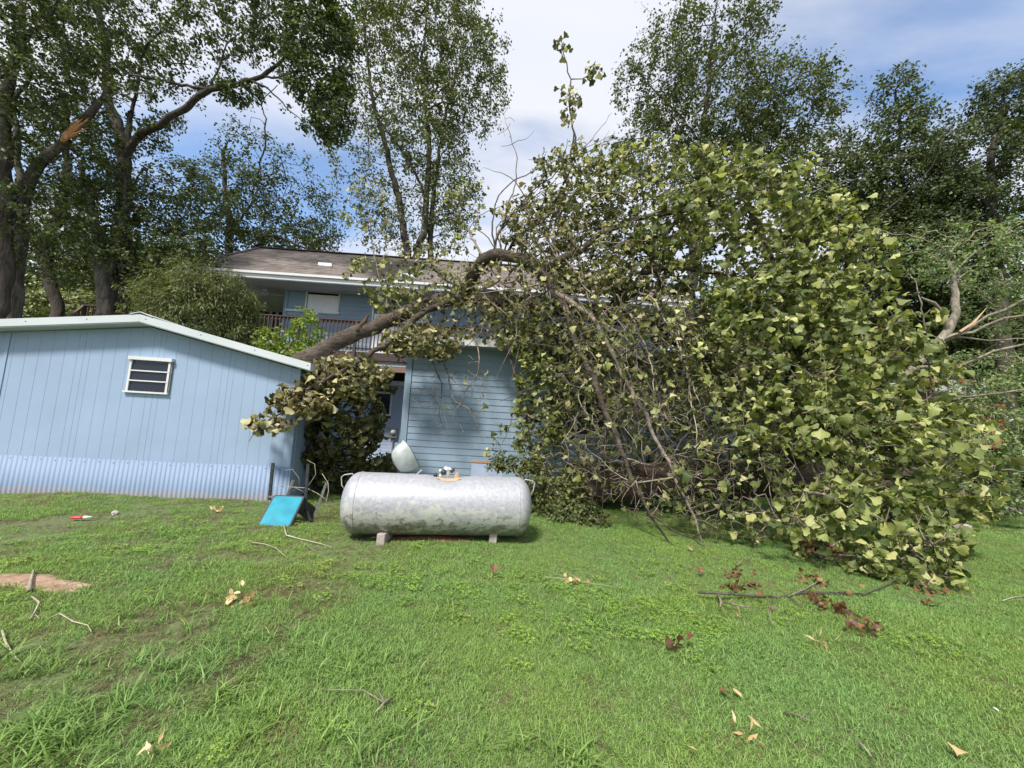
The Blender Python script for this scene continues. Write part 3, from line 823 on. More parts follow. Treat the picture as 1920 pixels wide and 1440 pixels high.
# lower storey: brown beam, dark gap, white beam, pale blue wall with window
LW = -0.9
la, lz_b = hu(700, 690, LW); 
zb1 = hu(700, 676, -0.1)[1]; 
MB().fbox(HF, -0.6, 8.5, zd - 0.42, zd - 0.265, RN - 0.14, RN - 0.08).build('beam', M['soffit'], deck)
MB().fbox(HF, -0.6, 8.5, zd - 0.60, zd - 0.425, RN - 0.16, RN - 0.09).build('beam', M['fascia_brown'], deck)
zw = hu(715, 722, LW)[1]
MB().fbox(HF, -3.0, 9.5, zw + 0.002, zw + 0.16, LW, LW + 0.25).build('ledge', M['white_trim'], house)
z = 0.05
l0, l1 = hu(703, 755, LW)[0], hu(732, 755, LW)[0]
lz1, lz0 = hu(718, 738, LW)[1], hu(718, 776, LW)[1]
while z < zw:
    h = min(0.12, zw - z)
    cuts = [(-3.0, l0 - 0.06), (l1 + 0.06, 9.5)] if (z + 0.12 > lz0 - 0.06 and z < lz1 + 0.06) else [(-3.0, 9.5)]
    for (a, c) in cuts: lapboard(HF, a, c, z, h - 0.012, LW, M['lower_blue'], house, 0.012)
    z += 0.12
MB().fbox(HF, -3.0, 9.5, 0, zd - 0.3, LW - 0.2, LW - 0.004).build('lower_wall', M['shade_and_decal'], house)  # near-black backing; above the ledge it is painted shade under the deck
hwindow(l0, l1, lz0, lz1, LW, False, 0.065)
# meter box on the pale wall
mb_ = thing('meter_box', HF.P(*hu(739, 810, LW), LW + 0.08), 'small grey meter box with glass dome on the pale lower wall', 'meter box')
bu, bz = hu(739, 812, LW)
MB().fbox(HF, bu - 0.13, bu + 0.13, bz - 0.17, bz + 0.17, LW + 0.02, LW + 0.13).build('box', M['grey_steel'], mb_)
MB().lathe([(0, 0.09), (0.05, 0.085), (0.09, 0.05), (0.10, 0)], HF.P(bu, bz + 0.04, LW + 0.13), HF.n, 14).build('dome', M['curtain'], mb_, True)
MB().bar(HF.P(bu, bz - 0.17, LW + 0.06), HF.P(bu, bz - 0.9, LW + 0.06), 0.04).build('conduit', M['grey_steel'], mb_)

# ================================================================== TANK
T0 = onz(640, 950, 0.43); T1 = onz(998, 942, 0.45)
ta = Vector((-2.20, 5.50, 0.445)); tb = Vector((0.36, 5.86, 0.455))
ax = (tb - ta).normalized(); L = (tb - ta).length; R = 0.405
tank = thing('propane_tank', (ta + tb) / 2 - Vector((0, 0, 0.45)), 'silver propane tank with flaking paint lying on concrete blocks', 'tank')
prof = []
hd = 0.20
for i in range(13):
    a = math.pi / 2 * i / 12
    prof.append((hd - hd * math.cos(a), R * math.sin(a) ** 0.85 if i else 0.001))
for i in range(1, 20): prof.append((hd + (L - 2 * hd) * i / 20, R))
for i in range(13):
    a = math.pi / 2 * (1 - i / 12)
    prof.append((L - hd + hd * math.cos(a), R * math.sin(a) ** 0.85 if i < 12 else 0.001))
tk = MB().lathe(prof, ta, ax, 72)
# dent in the top
dc = at(842, 888, 5.62); dt_ = (dc - ta).dot(ax)
for i, p in enumerate(tk.v):
    t_ = (p - ta).dot(ax); hgt = p.z - (ta + ax * t_).z
    if hgt > 0.2:
        g_ = math.exp(-((t_ - dt_) / 0.20) ** 2)
        p.z -= 0.055 * g_ * (hgt / R) ** 4
tk.build('shell', M['tank'], tank, True)
for q in (hd + 0.02, L - hd - 0.02):
    MB().lathe([(q - 0.012, R - 0.002), (q - 0.006, R + 0.007), (q + 0.006, R + 0.007), (q + 0.012, R - 0.002)], ta, ax, 72).build('weld_seam', M['tank'], tank, True)
up = Vector((0, 0, 1)); side = ax.cross(up).normalized()
for s_, e_ in ((-1, ta), (1, tb)):
    c0 = e_ - ax * s_ * 0.12 + up * 0.335; c1 = e_ + ax * s_ * 0.015 + up * 0.30
    pts = [c0 + up * 0.0, c0 + up * 0.045 + ax * s_ * 0.03, c1 + up * 0.06 + ax * s_ * 0.0, c1 + up * 0.03 + ax * s_ * 0.035, c1 - up * 0.08 + ax * s_ * 0.02, c1 - up * 0.13 - ax * s_ * 0.02]
    MB().tube(pts, 0.008, 8).build('lifting_lug', M['lid'], tank, True)
for q in (0.50, L - 0.50):
    cc = ta + ax * q
    MB().quad(*[cc + ax * x + side * y + up * (-0.42) for x, y in ((-.05, -.17), (.05, -.17), (.05, .17), (-.05, .17))], 0.012).build('foot', M['tank'], tank)
# concrete blocks under it
for (px, py, lab) in ((714, 1019, 'small concrete block under the left end of the tank'), (924, 1017, 'small concrete block under the right end of the tank')):
    c = onz(px, py); 
    b = MB().bar(c + Vector((0, 0.02, -0.03)), c + Vector((0, 0.02, 0.135)), 0.105, 0.10, Vector((0, 1, 0)))
    b.bar(c + Vector((0, 0.55, -0.03)), c + Vector((0, 0.55, 0.05)), 0.105, 0.10, Vector((0, 1, 0)))
    b2 = MB().bar(c + Vector((0, -0.03, 0.048)), c + Vector((0, 0.62, 0.048)), 0.105, 0.15)
    o = b2.build('concrete_block', M['concrete']); o['label'] = lab; o['category'] = 'block'; o['group'] = 'blocks under the tank'
    bm = o.modifiers.new('bevel', 'BEVEL'); bm.width = 0.008
# open dome lid, hinged on top
lc = at(764, 856, 5.68)
la_ = Vector((0.66, 0.42, 0.50)).normalized()
lid = MB(); lp = []
for i in range(11):
    a = math.pi / 2 * i / 10; lp.append((-0.20 * math.cos(a), 0.180 * math.sin(a) ** 0.6 if i else 0.001))
lp += [(0.03, 0.187), (0.055, 0.196), (0.055, 0.188), (0.0, 0.175), (-0.05, 0.165), (-0.14, 0.12), (-0.185, 0.001)]
lid.lathe(lp, lc, la_, 32, 0.78, 1.22)
lid.build('dome_lid', M['lid'], tank, True)
MB().lathe([(0.054, 0.184), (0.061, 0.184), (0.061, 0.199), (0.054, 0.199), (0.054, 0.184)], lc, la_, 32, 0.78, 1.16).build('lid_rim', M['black_steel'], tank, True)
top = ta + up * R
hp = ta + ax * ((at(786, 888, 5.62) - ta).dot(ax)) + up * (R + 0.01)
MB().bar(hp + Vector((-.03, 0, -0.01)), hp + Vector((.03, 0, 0.05)), 0.05, 0.02).build('hinge', M['lid'], tank)
# valves in the opening
vc = ta + ax * (dt_ - 0.09) + up * (R - 0.02)
vl = MB()
vl.lathe([(0, .022), (.06, .022), (.062, .032), (.09, .032), (.092, .0)], vc + ax * -.03, (0.1, 0, 1), 10)
vl.lathe([(0, .018), (.10, .018), (.102, .03), (.125, .026), (.127, 0)], vc + ax * .06, (0.35, 0, 1), 10)
vl.tube([vc + ax * -.02 + up * .05, vc + ax * .05 + up * .08, vc + ax * .11 + up * .04], 0.013, 8)
vl.build('valve', M['litter_white'], tank, True)
v2 = MB()
v2.lathe([(0, .03), (.035, .03), (.037, 0)], vc + ax * -.10 + up * .015, (0.2, -1, 0.2), 12)
v2.lathe([(0, .042), (.035, .040), (.037, 0)], vc + ax * 0.01 + up * .06 + side * .02, (0.1, -1, 0.3), 12)
v2.lathe([(0, .026), (.05, .022), (.052, 0)], vc + ax * .12 + up * .07, (0.6, -.5, 0.6), 12)
v2.build('gauge', M['black_steel'], tank, True)
MB().lathe([(0, .034), (.012, .034), (.014, 0)], vc + ax * .04 + up * .10, (0.3, -1, 0.4), 14).build('gauge_face', M['litter_white'], tank, True)
# splintered wood lodged in the dent
sp = thing('wood_splinter', dc + Vector((0, 0, 0)), 'pale splintered wood lodged in the dent on top of the tank', 'splintered wood')
b = MB()
for k in range(13):
    t_ = (k - 6) / 6
    p = ta + ax * (dt_ + 0.165 * t_); zt_ = R - 0.055 * math.exp(-(0.165 * t_ / 0.20) ** 2)
    b.v += [p + up * (zt_ - 0.002) - side * -0.03 * 0, p + up * (zt_ + 0.012 * (1 - t_ * t_) + 0.004) + side * 0.055, p + up * (zt_ - 0.004) + side * 0.13, p + up * (zt_ - 0.012) + side * (0.165 - 0.06 * t_ * t_ + random.uniform(-.01, .01))]
for k in range(12):
    for q in range(3): b.f.append((4 * k + q, 4 * k + q + 1, 4 * k + 4 + q + 1, 4 * k + 4 + q))
b.build('chip', M['raw_wood'], sp)
for k in range(7):
    p = ta + ax * (dt_ + 0.11 + random.uniform(-.02, .025)) + up * (R - 0.04) + side * random.uniform(-.02, .03)
    h_ = random.uniform(0.06, 0.12)
    MB().tube([p, p + Vector((random.uniform(-.01, .01), 0, h_ * .6)), p + Vector((random.uniform(-.02, .02), 0, h_))], [.014, .011, .001], 5).build('shard', M['raw_wood_orange'] if k % 2 else M['raw_wood'], sp)

# ================================================================== TIPPED TEAL TABLE
tbl = thing('folding_table', onz(540, 975), 'small teal topped table tipped over beside the shed corner', 'table')
c = [onz(485, 985, 0.02), onz(541, 987, 0.02), at(568, 932, 6.05), at(516, 930, 6.05)]
c[2] = at(568, 932, 6.15); c[3] = at(515, 930, 6.10)
nn = (c[1] - c[0]).cross(c[3] - c[0]).normalized()
def shrink(q, k):
    m_ = sum(q, Vector((0, 0, 0))) / 4
    return [p.lerp(m_, k) for p in q]
def rounded(q, r, n=4):
    o_ = []
    for i in range(4):
        p, a, b_ = q[i], q[i - 1], q[(i + 1) % 4]
        da = (a - p).normalized() * r; db = (b_ - p).normalized() * r
        for k in range(n + 1):
            t_ = k / n
            o_.append((p + da) * (1 - t_) ** 2 + p * 2 * t_ * (1 - t_) + (p + db) * t_ ** 2)
    return o_
def plate(name, q, r, th, mat, par):
    ps = rounded(q, r); k = len(ps)
    return mk(name, ps + [p - nn * th for p in ps], [tuple(range(k)), tuple(range(2 * k - 1, k - 1, -1))] + [(i, i + k, (i + 1) % k + k, (i + 1) % k) for i in range(k)], mat, par)
big = [p - nn * 0.004 for p in shrink(c, -0.10)]
plate('rim', big, 0.045, 0.035, M['black_steel'], tbl)
plate('table_top', c, 0.04, 0.003, M['teal'], tbl)
bk = -nn
legs = [((505, 938, 6.25), (512, 868, 6.25)), ((572, 950, 6.2), (578, 870, 6.2))]
for a_, b_ in legs:
    MB().bar(at(*a_), at(*b_), 0.028, 0.04).build('leg', M['black_steel'], tbl)
for a_, b_ in (((536, 935, 6.45), (550, 900, 6.5)), ((590, 966, 6.25), (612, 905, 6.3))):
    MB().bar(at(*a_), at(*b_), 0.03, 0.035).build('leg', M['grey_steel'], tbl)
MB().bar(at(504, 931, 6.2), at(576, 933, 6.2), 0.02).build('cross_rail', M['grey_steel'], tbl)
MB().quad(c[2] - nn * .03, at(594, 955, 6.45), at(580, 978, 6.3), at(558, 962, 6.1), 0.02).build('brace', M['black_steel'], tbl)
MB().bar(at(573, 955, 6.2), at(583, 978, 6.15), 0.03).build('brace', M['black_steel'], tbl)

# ================================================================== ORANGE MACHINE behind the fallen tops
mc = thing('utility_tractor', onz(1840, 905) + Vector((0, 1.5, 0)), 'orange machine with white roof buried under the fallen tree', 'tractor')
def mq(px0, py0, px1, py1, Y, dY, name, mat):
    a = at(px0, py1, Y); b_ = at(px1, py0, Y)
    a2 = Vector((a.x, Y, a.z)); 
    bb = MB(); bb.v = [Vector((x, y, z)) for x in (a.x, b_.x) for z in (a.z, b_.z) for y in (Y, Y + dY)]
    bb.f = boxf(0); o = bb.build(name, mat, mc)
    m_ = o.modifiers.new('bevel', 'BEVEL'); m_.width = 0.04; m_.segments = 3
    return o
YM = 11.2
mq(1808, 758, 1888, 838, YM, 1.6, 'body', M['orange_paint'])
mq(1800, 768, 1822, 785, YM - 0.01, 0.02, 'window_opening', M['shade_and_decal'])  # flat near-black plate, the dark inside of the window opening put into colour
mq(1745, 716, 1850, 736, YM - 0.3, 1.5, 'roof_panel', M['white_paint'])
mq(1800, 712, 1835, 719, YM - 0.35, 1.5, 'roof_edge', M['orange_paint'])
for px in (1752, 1885):
    MB().bar(at(px, 735, YM + .3), at(px, 850, YM + .3), 0.07).build('roof_post', M['black_steel'], mc)
hc = at(1734, 720, YM - 0.2)
MB().lathe([(-0.12, .0), (-.10, .12), (0, .16), (.12, .16), (.2, .12), (.22, 0)], hc, (0.2, -1, 0), 16).build('rounded_tank', M['orange_paint'], mc, True)  # rounded orange tank at the left of the machine
for px, lab in ((1800, 0), (1895, 0)):
    wc = at(px, 880, YM - 0.1); wc.z = 0.75
    MB().lathe([(-0.2, .45), (-.2, .70), (-.12, .75), (.12, .75), (.2, .70), (.2, .45)], wc, (0, 1, 0), 24).build('tyre', M['rubber'], mc, True)
mq(1856, 770, 1880, 785, YM - 0.015, 0.02, 'decal', M['shade_and_decal'])
tcu = bpy.data.curves.new('lettering', 'FONT'); tcu.body = 'HMC'; tcu.size = 0.30; tcu.extrude = 0.004
tcu.materials.append(M['white_paint'])
to_ = bpy.data.objects.new('t', tcu); COL.objects.link(to_)
dg_ = bpy.context.evaluated_depsgraph_get(); tme = bpy.data.meshes.new_from_object(to_.evaluated_get(dg_)); bpy.data.objects.remove(to_)
to = bpy.data.objects.new('lettering', tme); link(to, mc)
to.location = at(1857, 786, YM - 0.03) - mc.location; to.rotation_euler = (math.radians(90), 0, 0)

# loose concrete lump in the grass on the right
def rock(name, c, sx, sy, sz, mat, label, cat, seed=1, group=None):
    bm = bmesh.new(); bmesh.ops.create_icosphere(bm, subdivisions=2, radius=1)
    rg = random.Random(seed)
    for v_ in bm.verts:
        p = v_.co
        m_ = max(abs(p.x), abs(p.y), abs(p.z)); q = p.lerp(p / m_, 0.6) * rg.uniform(0.88, 1.08)
        v_.co = Vector((q.x * sx, q.y * sy, q.z * sz))
    me_ = bpy.data.meshes.new(name); bm.to_mesh(me_); bm.free(); me_.materials.append(mat)
    o = bpy.data.objects.new(name, me_); o.location = c; link(o)
    o.rotation_euler = (0, 0, rg.uniform(0, 3))
    return tag(o, label, cat, group)
p = onz(1803, 992); rock('concrete_lump', p + Vector((0, 0, 0.05)), 0.14, 0.10, 0.07, M['concrete'], 'small pale concrete lump in the grass beside the fallen crown', 'concrete lump', 4)

# ================================================================== TREES
def nrm(a):
    return a / np.maximum(np.linalg.norm(a, axis=-1, keepdims=True), 1e-9)

LEAF = {}
def leaf_template(kind):
    if kind in LEAF: return LEAF[kind]
    if kind == 'oak':      # broad three-lobed fan
        hp_ = [(.07, .18), (.20, .40), (.40, .55), (.53, .68), (.52, .83), (.40, .92), (.25, .88), (.14, .96)]
        pts = [(0, 0)] + hp_ + [(0, 1.02)] + [(-x_, y_) for x_, y_ in hp_[::-1]]
        c = (0, .58)
        v = [c] + pts
        v = np.array([(x, y, 0.42 * abs(x) ** 1.3 - 0.30 * (y - .2) ** 2 + 0.03 * math.sin(9 * y + 7 * x)) for x, y in v])
        n = len(pts); f = [(0, 1 + i, 1 + (i + 1) % n) for i in range(n)]
    elif kind == 'oak2':
        v, f = leaf_template('oak'); v = v.copy(); v[:, 2] = -1.1 * v[:, 0] ** 2 + 0.20 * np.sin(v[:, 1] * 4.5 + v[:, 0] * 3.5); v[:, 0] *= .9
    elif kind == 'round':
        v = np.array([(0, 0, 0), (.28, .35, .06), (.22, .75, .03), (0, 1, -.05), (-.22, .75, .03), (-.28, .35, .06)]); f = [(0, 1, 2, 3), (0, 3, 4, 5)]
    elif kind == 'rhomb':
        v = np.array([(0, 0, 0), (.33, .5, .08), (0, 1, -.06), (-.33, .5, .08)]); f = [(0, 1, 2), (0, 2, 3)]
    elif kind == 'lance':
        v = np.array([(0, 0, 0), (.13, .4, .03), (0, 1, -.05), (-.13, .4, .03)]); f = [(0, 1, 2), (0, 2, 3)]
    LEAF[kind] = (v, f)
    return v, f

def build_leaves(name, kind, pos, nrml, tip, size, rnd, tone, mat, parent):
    """one mesh of many leaves (numpy)"""
    tv, tf = leaf_template(kind)
    n = len(pos)
    N = nrm(nrml); T = nrm(tip - N * np.sum(tip * N, 1, keepdims=True)); X = np.cross(T, N)
    sz = size[:, None, None]
    V = pos[:, None, :] + sz * (tv[None, :, 0:1] * X[:, None, :] + tv[None, :, 1:2] * T[:, None, :] + tv[None, :, 2:3] * N[:, None, :])
    k = len(tv); off = np.array(wloc(parent)) if parent is not None else 0
    V = (V.reshape(-1, 3) - off).astype(np.float32)
    lens = np.array([len(f) for f in tf]); flat = np.concatenate([np.array(f) for f in tf])
    loops = (flat[None, :] + (np.arange(n) * k)[:, None]).ravel().astype(np.int32)
    tot = np.tile(lens, n); start = np.concatenate([[0], np.cumsum(tot)[:-1]]).astype(np.int32)
    me = bpy.data.meshes.new(name)
    me.vertices.add(len(V)); me.vertices.foreach_set('co', V.ravel())
    me.loops.add(len(loops)); me.loops.foreach_set('vertex_index', loops)
    me.polygons.add(len(tot)); me.polygons.foreach_set('loop_start', start); me.polygons.foreach_set('loop_total', tot.astype(np.int32))
    me.polygons.foreach_set('use_smooth', np.ones(len(tot), dtype=bool))
    me.materials.append(mat)
    me.update(calc_edges=True)
    for nm, val in (('rnd', rnd), ('tone', tone)):
        at_ = me.attributes.new(nm, 'FLOAT', 'POINT'); at_.data.foreach_set('value', np.repeat(val, k).astype(np.float32))
    o = bpy.data.objects.new(name, me)
    return link(o, parent)

class Skel:
    def __init__(self, seed):
        self.P = np.zeros((90000, 3)); self.par = np.full(90000, -1, int); self.n = 0
        self.rg = np.random.default_rng(seed)
        self.rad = np.zeros(90000); self.D = np.zeros((90000, 3)); self.lobe = np.full(90000, -1, int); self.limb = np.full(90000, -1, int)
        self.nl = 0
    def add(self, p, par, r=0.0, lobe=-1, limb=-1):
        i = self.n; self.P[i] = p; self.par[i] = par; self.rad[i] = r; self.lobe[i] = lobe; self.limb[i] = limb
        if par >= 0:
            d = self.P[i] - self.P[par]; self.D[i] = d / (np.linalg.norm(d) + 1e-9)
        self.n += 1; return i
    def add_limb(self, pts, world=False, step=0.22, jit=0.03, start=None, rmul=1.0):
        """pts: (px, py, Y, r)"""
        Q = np.array([(list(at(p[0], p[1], p[2])) if not world else list(p[:3])) + [p[3] * rmul] for p in pts], float)
        if start is None and self.n:
            start = int(np.argmin(np.sum((self.P[:self.n] - Q[0, :3]) ** 2, 1)))
            if np.linalg.norm(self.P[start] - Q[0, :3]) < 0.9: Q[0, :3] = self.P[start]
            else: start = None
        out = []
        E = np.vstack([2 * Q[0] - Q[1], Q, 2 * Q[-1] - Q[-2]])
        for i in range(1, len(E) - 2):
            p0, p1, p2, p3 = E[i - 1], E[i], E[i + 1], E[i + 2]
            m_ = max(1, int(np.linalg.norm(p2[:3] - p1[:3]) / step))
            for k in range(m_):
                t = k / m_
                out.append(0.5 * ((2 * p1) + (-p0 + p2) * t + (2 * p0 - 5 * p1 + 4 * p2 - p3) * t * t + (-p0 + 3 * p1 - 3 * p2 + p3) * t ** 3))
        out.append(Q[-1])
        par = -1 if start is None else start; lid_ = self.nl; self.nl += 1; ids = []
        w = np.zeros(3)
        for j, q in enumerate(out):
            if j == 0 and start is not None: ids.append(start); continue
            w = w * 0.7 + self.rg.normal(0, jit, 3) * (0 if j == 0 else 1)
            par = self.add(q[:3] + w, par, max(q[3], 0.003), -1, lid_); ids.append(par)
        return ids
    def grow(self, targets, lobes, step=0.16, curve=0.22, wob=0.25, sag=0.0, minr=0.0):
        T = np.asarray(targets)
        d0 = np.min(np.linalg.norm(T[:, None, :] - self.P[None, :self.n], axis=2), axis=1) if len(T) * self.n < 4e6 else np.array([np.min(np.linalg.norm(self.P[:self.n] - t, axis=1)) for t in T])
        for ti in np.argsort(d0):
            t = T[ti]
            v = t - self.P[:self.n]; d = np.sqrt(np.sum(v * v, 1))
            al = np.sum(v * self.D[:self.n], 1) / (d + 1e-6)
            i = int(np.argmin(d * (1.25 - 0.3 * al)))
            dist = d[i]
            if dist < step * 0.5: continue
            m_ = max(1, int(round(dist / step))); p0 = self.P[i].copy()
            tan0 = nrm(self.D[i] * 0.8 + v[i] / dist) * dist; tan1 = v[i] + np.array([0, 0, -sag * dist])
            nb = self.rg.normal(0, curve, 3) * dist * 0.5; par = i; w = np.zeros(3)
            for k in range(1, m_ + 1):
                s = k / m_
                h = (2 * s**3 - 3 * s**2 + 1) * p0 + (s**3 - 2 * s**2 + s) * tan0 + (-2 * s**3 + 3 * s**2) * t + (s**3 - s**2) * tan1
                w = w * 0.6 + self.rg.normal(0, step * wob, 3)
                h = h + nb * math.sin(math.pi * s) + w * (1 if k < m_ else 0.3)
                if h[2] < 0.03: h[2] = 0.03
                par = self.add(h, par, 0, int(lobes[ti]))
                if self.n >= 89990: return
    def finish(self, tip=0.004, expo=0.45, maxr=0.09):
        n = self.n; P, par = self.P[:n], self.par[:n]
        tips = np.zeros(n); ch = np.zeros(n, int)
        for i in range(n - 1, -1, -1):
            if tips[i] == 0: tips[i] = 1
            if par[i] >= 0: tips[par[i]] += tips[i]; ch[par[i]] += 1
        self.tips = tips; self.ch = ch
        for i in range(n):
            if self.limb[i] < 0:
                r = min(tip * tips[i] ** expo, maxr)
                p = par[i]
                if p >= 0: r = min(r, self.rad[p] * (0.97 if self.limb[p] < 0 else 0.75))
                self.rad[i] = max(r, tip * 0.8)
        # direction by main child
        main = np.full(n, -1, int); best = np.full(n, -1.0)
        for i in range(n):
            p = par[i]
            if p >= 0:
                sc = self.rad[i] + (100 if (self.limb[i] >= 0 and self.limb[i] == self.limb[p]) else 0)
                if sc > best[p]: best[p] = sc; main[p] = i
        self.main = main
        D = self.D[:n].copy()
        for i in range(n):
            if main[i] >= 0:
                d = P[main[i]] - P[i]; D[i] = D[i] + d / (np.linalg.norm(d) + 1e-9)
        self.DD = nrm(D)
    def mesh(self, name, sel, mat, parent, sides, relief=0.0):
        """tubes for nodes where sel is true (each joined to its parent node)"""
        n = self.n; P = self.P[:n]; idx = np.nonzero(sel & (self.par[:n] >= 0))[0]
        if len(idx) == 0: return None
        par = self.par[idx]; ismain = self.main[par] == idx
        ref = np.array([0.36, 0.21, 0.91])
        def frames(D):
            u = np.cross(D, ref); l = np.linalg.norm(u, axis=1)
            u[l < 0.15] = np.cross(D[l < 0.15], np.array([1.0, 0, 0]))
            u = nrm(u); return u, np.cross(D, u)
        seg = nrm(P[idx] - P[par])
        Ds = np.where(ismain[:, None], self.DD[par], seg)
        rs = np.where(ismain, self.rad[par], np.minimum(self.rad[par], self.rad[idx] * 1.25))
        De = self.DD[idx]; re = self.rad[idx]
        a = np.arange(sides) * 2 * math.pi / sides
        ca, sa = np.cos(a), np.sin(a)
        def ring(C, D, r):
            u, w = frames(D)
            R_ = r[:, None, None]
            return C[:, None, :] + R_ * (ca[None, :, None] * u[:, None, :] + sa[None, :, None] * w[:, None, :])
        A_ = ring(P[par], Ds, rs); B_ = ring(P[idx], De, re)
        if relief:
            for X_, C_ in ((A_, P[par]), (B_, P[idx])):
                hsh = np.sin(C_[:, 0:1] * 9 + a[None, :] * 3) * np.cos(C_[:, 1:2] * 7 + C_[:, 2:3] * 8 + a[None, :] * 5)
                X_ += (X_ - C_[:, None, :]) * (hsh * relief)[:, :, None]
        m_ = len(idx)
        V = np.concatenate([A_, B_], axis=1).reshape(-1, 3) - np.array(wloc(parent))
        b0 = (np.arange(m_) * 2 * sides)[:, None]; q = np.arange(sides)[None, :]; q2 = (q + 1) % sides
        F_ = np.stack([b0 + q, b0 + q2, b0 + sides + q2, b0 + sides + q], -1).reshape(-1, 4).astype(np.int32)
        me = bpy.data.meshes.new(name)
        me.vertices.add(len(V)); me.vertices.foreach_set('co', V.astype(np.float32).ravel())
        me.loops.add(F_.size); me.loops.foreach_set('vertex_index', F_.ravel())
        me.polygons.add(len(F_)); me.polygons.foreach_set('loop_start', (np.arange(len(F_)) * 4).astype(np.int32)); me.polygons.foreach_set('loop_total', np.full(len(F_), 4, np.int32))
        me.polygons.foreach_set('use_smooth', np.ones(len(F_), dtype=bool))
        me.materials.append(mat); me.update(calc_edges=True)
        if sides >= 6:
            bm = bmesh.new(); bm.from_mesh(me); bmesh.ops.remove_doubles(bm, verts=bm.verts, dist=1e-4); bm.to_mesh(me); bm.free()
        return link(bpy.data.objects.new(name, me), parent)

def lobe_targets(rg, lobes, shell=0.45, soft=0.0):
    """lobes: (px, py, Y, rx, ry, depth_m, n, leaf, tone)"""
    T, L_ = [], []
    for li, l in enumerate(lobes):
        c = np.array(at(l[0], l[1], l[2])); sx = l[3] * l[2] / FPX; sy = l[4] * l[2] / FPX
        d = nrm(rg.normal(size=(l[6], 3))); r = rg.uniform(shell, 1.0, (l[6], 1)) ** 0.6 * (1 + soft * np.abs(rg.normal(size=(l[6], 1))))
        T.append(c + d * r * np.array([sx, l[5], sy])); L_ += [li] * l[6]
    T = np.concatenate(T); T[:, 2] = np.maximum(T[:, 2], 0.04)
    return T, np.array(L_)

def leaves_on(sk, lobes, rg, per, size, spread, maxtips=2, droop=0.3, up=0.5, out=0.8, rand=0.9, rbias=1.0, ragged=1.0):
    n = sk.n; L_ = sk.lobe[:n]
    ok = np.nonzero((L_ >= 0) & (sk.tips <= maxtips))[0]
    dens = np.array([lobes[l][7] for l in L_[ok]]) * per * np.clip(rg.lognormal(-.15, .6, len(ok)), .1, 3) ** ragged
    cnt = np.floor(dens + rg.random(len(ok))).astype(int)
    idx = np.repeat(ok, cnt)
    par = sk.par[idx]; t = rg.random((len(idx), 1))
    pos = sk.P[idx] * t + sk.P[par] * (1 - t) + rg.normal(0, 1, (len(idx), 3)) * spread
    cen = np.array([list(at(l[0], l[1], l[2])) for l in lobes])[L_[idx]]
    o_ = nrm(pos - cen)
    r3 = nrm(rg.normal(size=(len(idx), 3)))
    nn_ = out * o_ + np.array([0, 0, up]) + rand * r3
    flip = rg.random(len(idx)) < 0.12; nn_[flip] *= -1
    tip = sk.D[idx] * 0.8 + nrm(rg.normal(size=(len(idx), 3))) * 0.9 + np.array([0, 0, -droop]) + 0.3 * o_
    sz = size * rg.uniform(0.6, 1.15, len(idx))
    pos[:, 2] = np.maximum(pos[:, 2], 0.03)
    tone = np.clip(np.array([lobes[l][8] for l in L_[idx]]) + rg.normal(0, 0.12, len(idx)), 0, 1)
    rnd = rg.random(len(idx)) ** rbias
    return pos, nn_, tip, sz, rnd, tone, L_[idx]

def tree(name, label, cat, limbs, lobes, leafmat_, kind='rhomb', size=0.12, per=3.0, spread=0.09, seed=1, barkm='bark', twigm=None, step=0.3, shell=0.45,
         maxtips=3, tip=0.006, group=None, rbias=1.0, curve=0.22, jit=0.03, big=0.035, expo=0.45, droop=0.3, up=0.5, sag=0.0, world=False, ground_it=True, trunkmul=0.85, lmul=2.3, tmul=1.5, soft=0.22):
    rg = np.random.default_rng(seed); sk = Skel(seed)
    if world: pass
    for li_, l in enumerate(limbs):
        if li_ == 0 and ground_it:
            q = at(*l[0][:3])
            if q.z > 0.1:
                a_ = sk.add((q.x, q.y, -0.1), -1, l[0][3] * 1.25 * trunkmul, -1, 0)
                for kk_ in (0.12, 0.35, 0.65): a_ = sk.add((q.x, q.y, -0.1 + (q.z + 0.1) * kk_), a_, l[0][3] * (1.18 - 0.18 * kk_) * trunkmul, -1, 0)
                sk.add_limb(l, jit=jit, start=a_, rmul=trunkmul); sk.limb[:sk.n] = 0; sk.nl = 1
                continue
        sk.add_limb(l, jit=jit, rmul=trunkmul)
    root = thing(name, sk.P[0] * np.array([1, 1, 0]) + np.array([0, 0, max(0, sk.P[0][2])]), label, cat, group)
    spread = spread * .72; size = size * .84; per = per * 1.3
    lobes = [tuple(l[:6]) + (int(l[6] * tmul),) + tuple(l[7:]) for l in lobes]; per = per * lmul
    T, L_ = lobe_targets(rg, lobes, shell, soft)
    sk.grow(T, L_, step=step, curve=curve, sag=sag)
    sk.finish(tip=tip, expo=expo)
    n = sk.n
    lim = sk.limb[:n] >= 0
    sk.mesh('trunk', lim & (sk.limb[:n] == 0), M[barkm], root, 12, 0.06)
    for l in range(1, sk.nl):
        sk.mesh('limb', lim & (sk.limb[:n] == l), M[barkm], root, 8, 0.04)
    tw = sk.mesh('twigs', ~lim & (sk.rad[:n] <= big), M[twigm or barkm], root, 3)
    if tw: tag(tw, kind='stuff')
    br_ = sk.mesh('branches', ~lim & (sk.rad[:n] > big), M[barkm], root, 6)
    if br_: tag(br_, kind='stuff')
    pos, nn_, tp, sz, rnd, tone, _ = leaves_on(sk, lobes, rg, per, size, spread, maxtips, droop=droop, up=up, rbias=rbias)
    lo = build_leaves('foliage', kind, pos, nn_, tp, sz, rnd, tone, M[leafmat_], root)
    tag(lo, kind='stuff')
    return root, sk

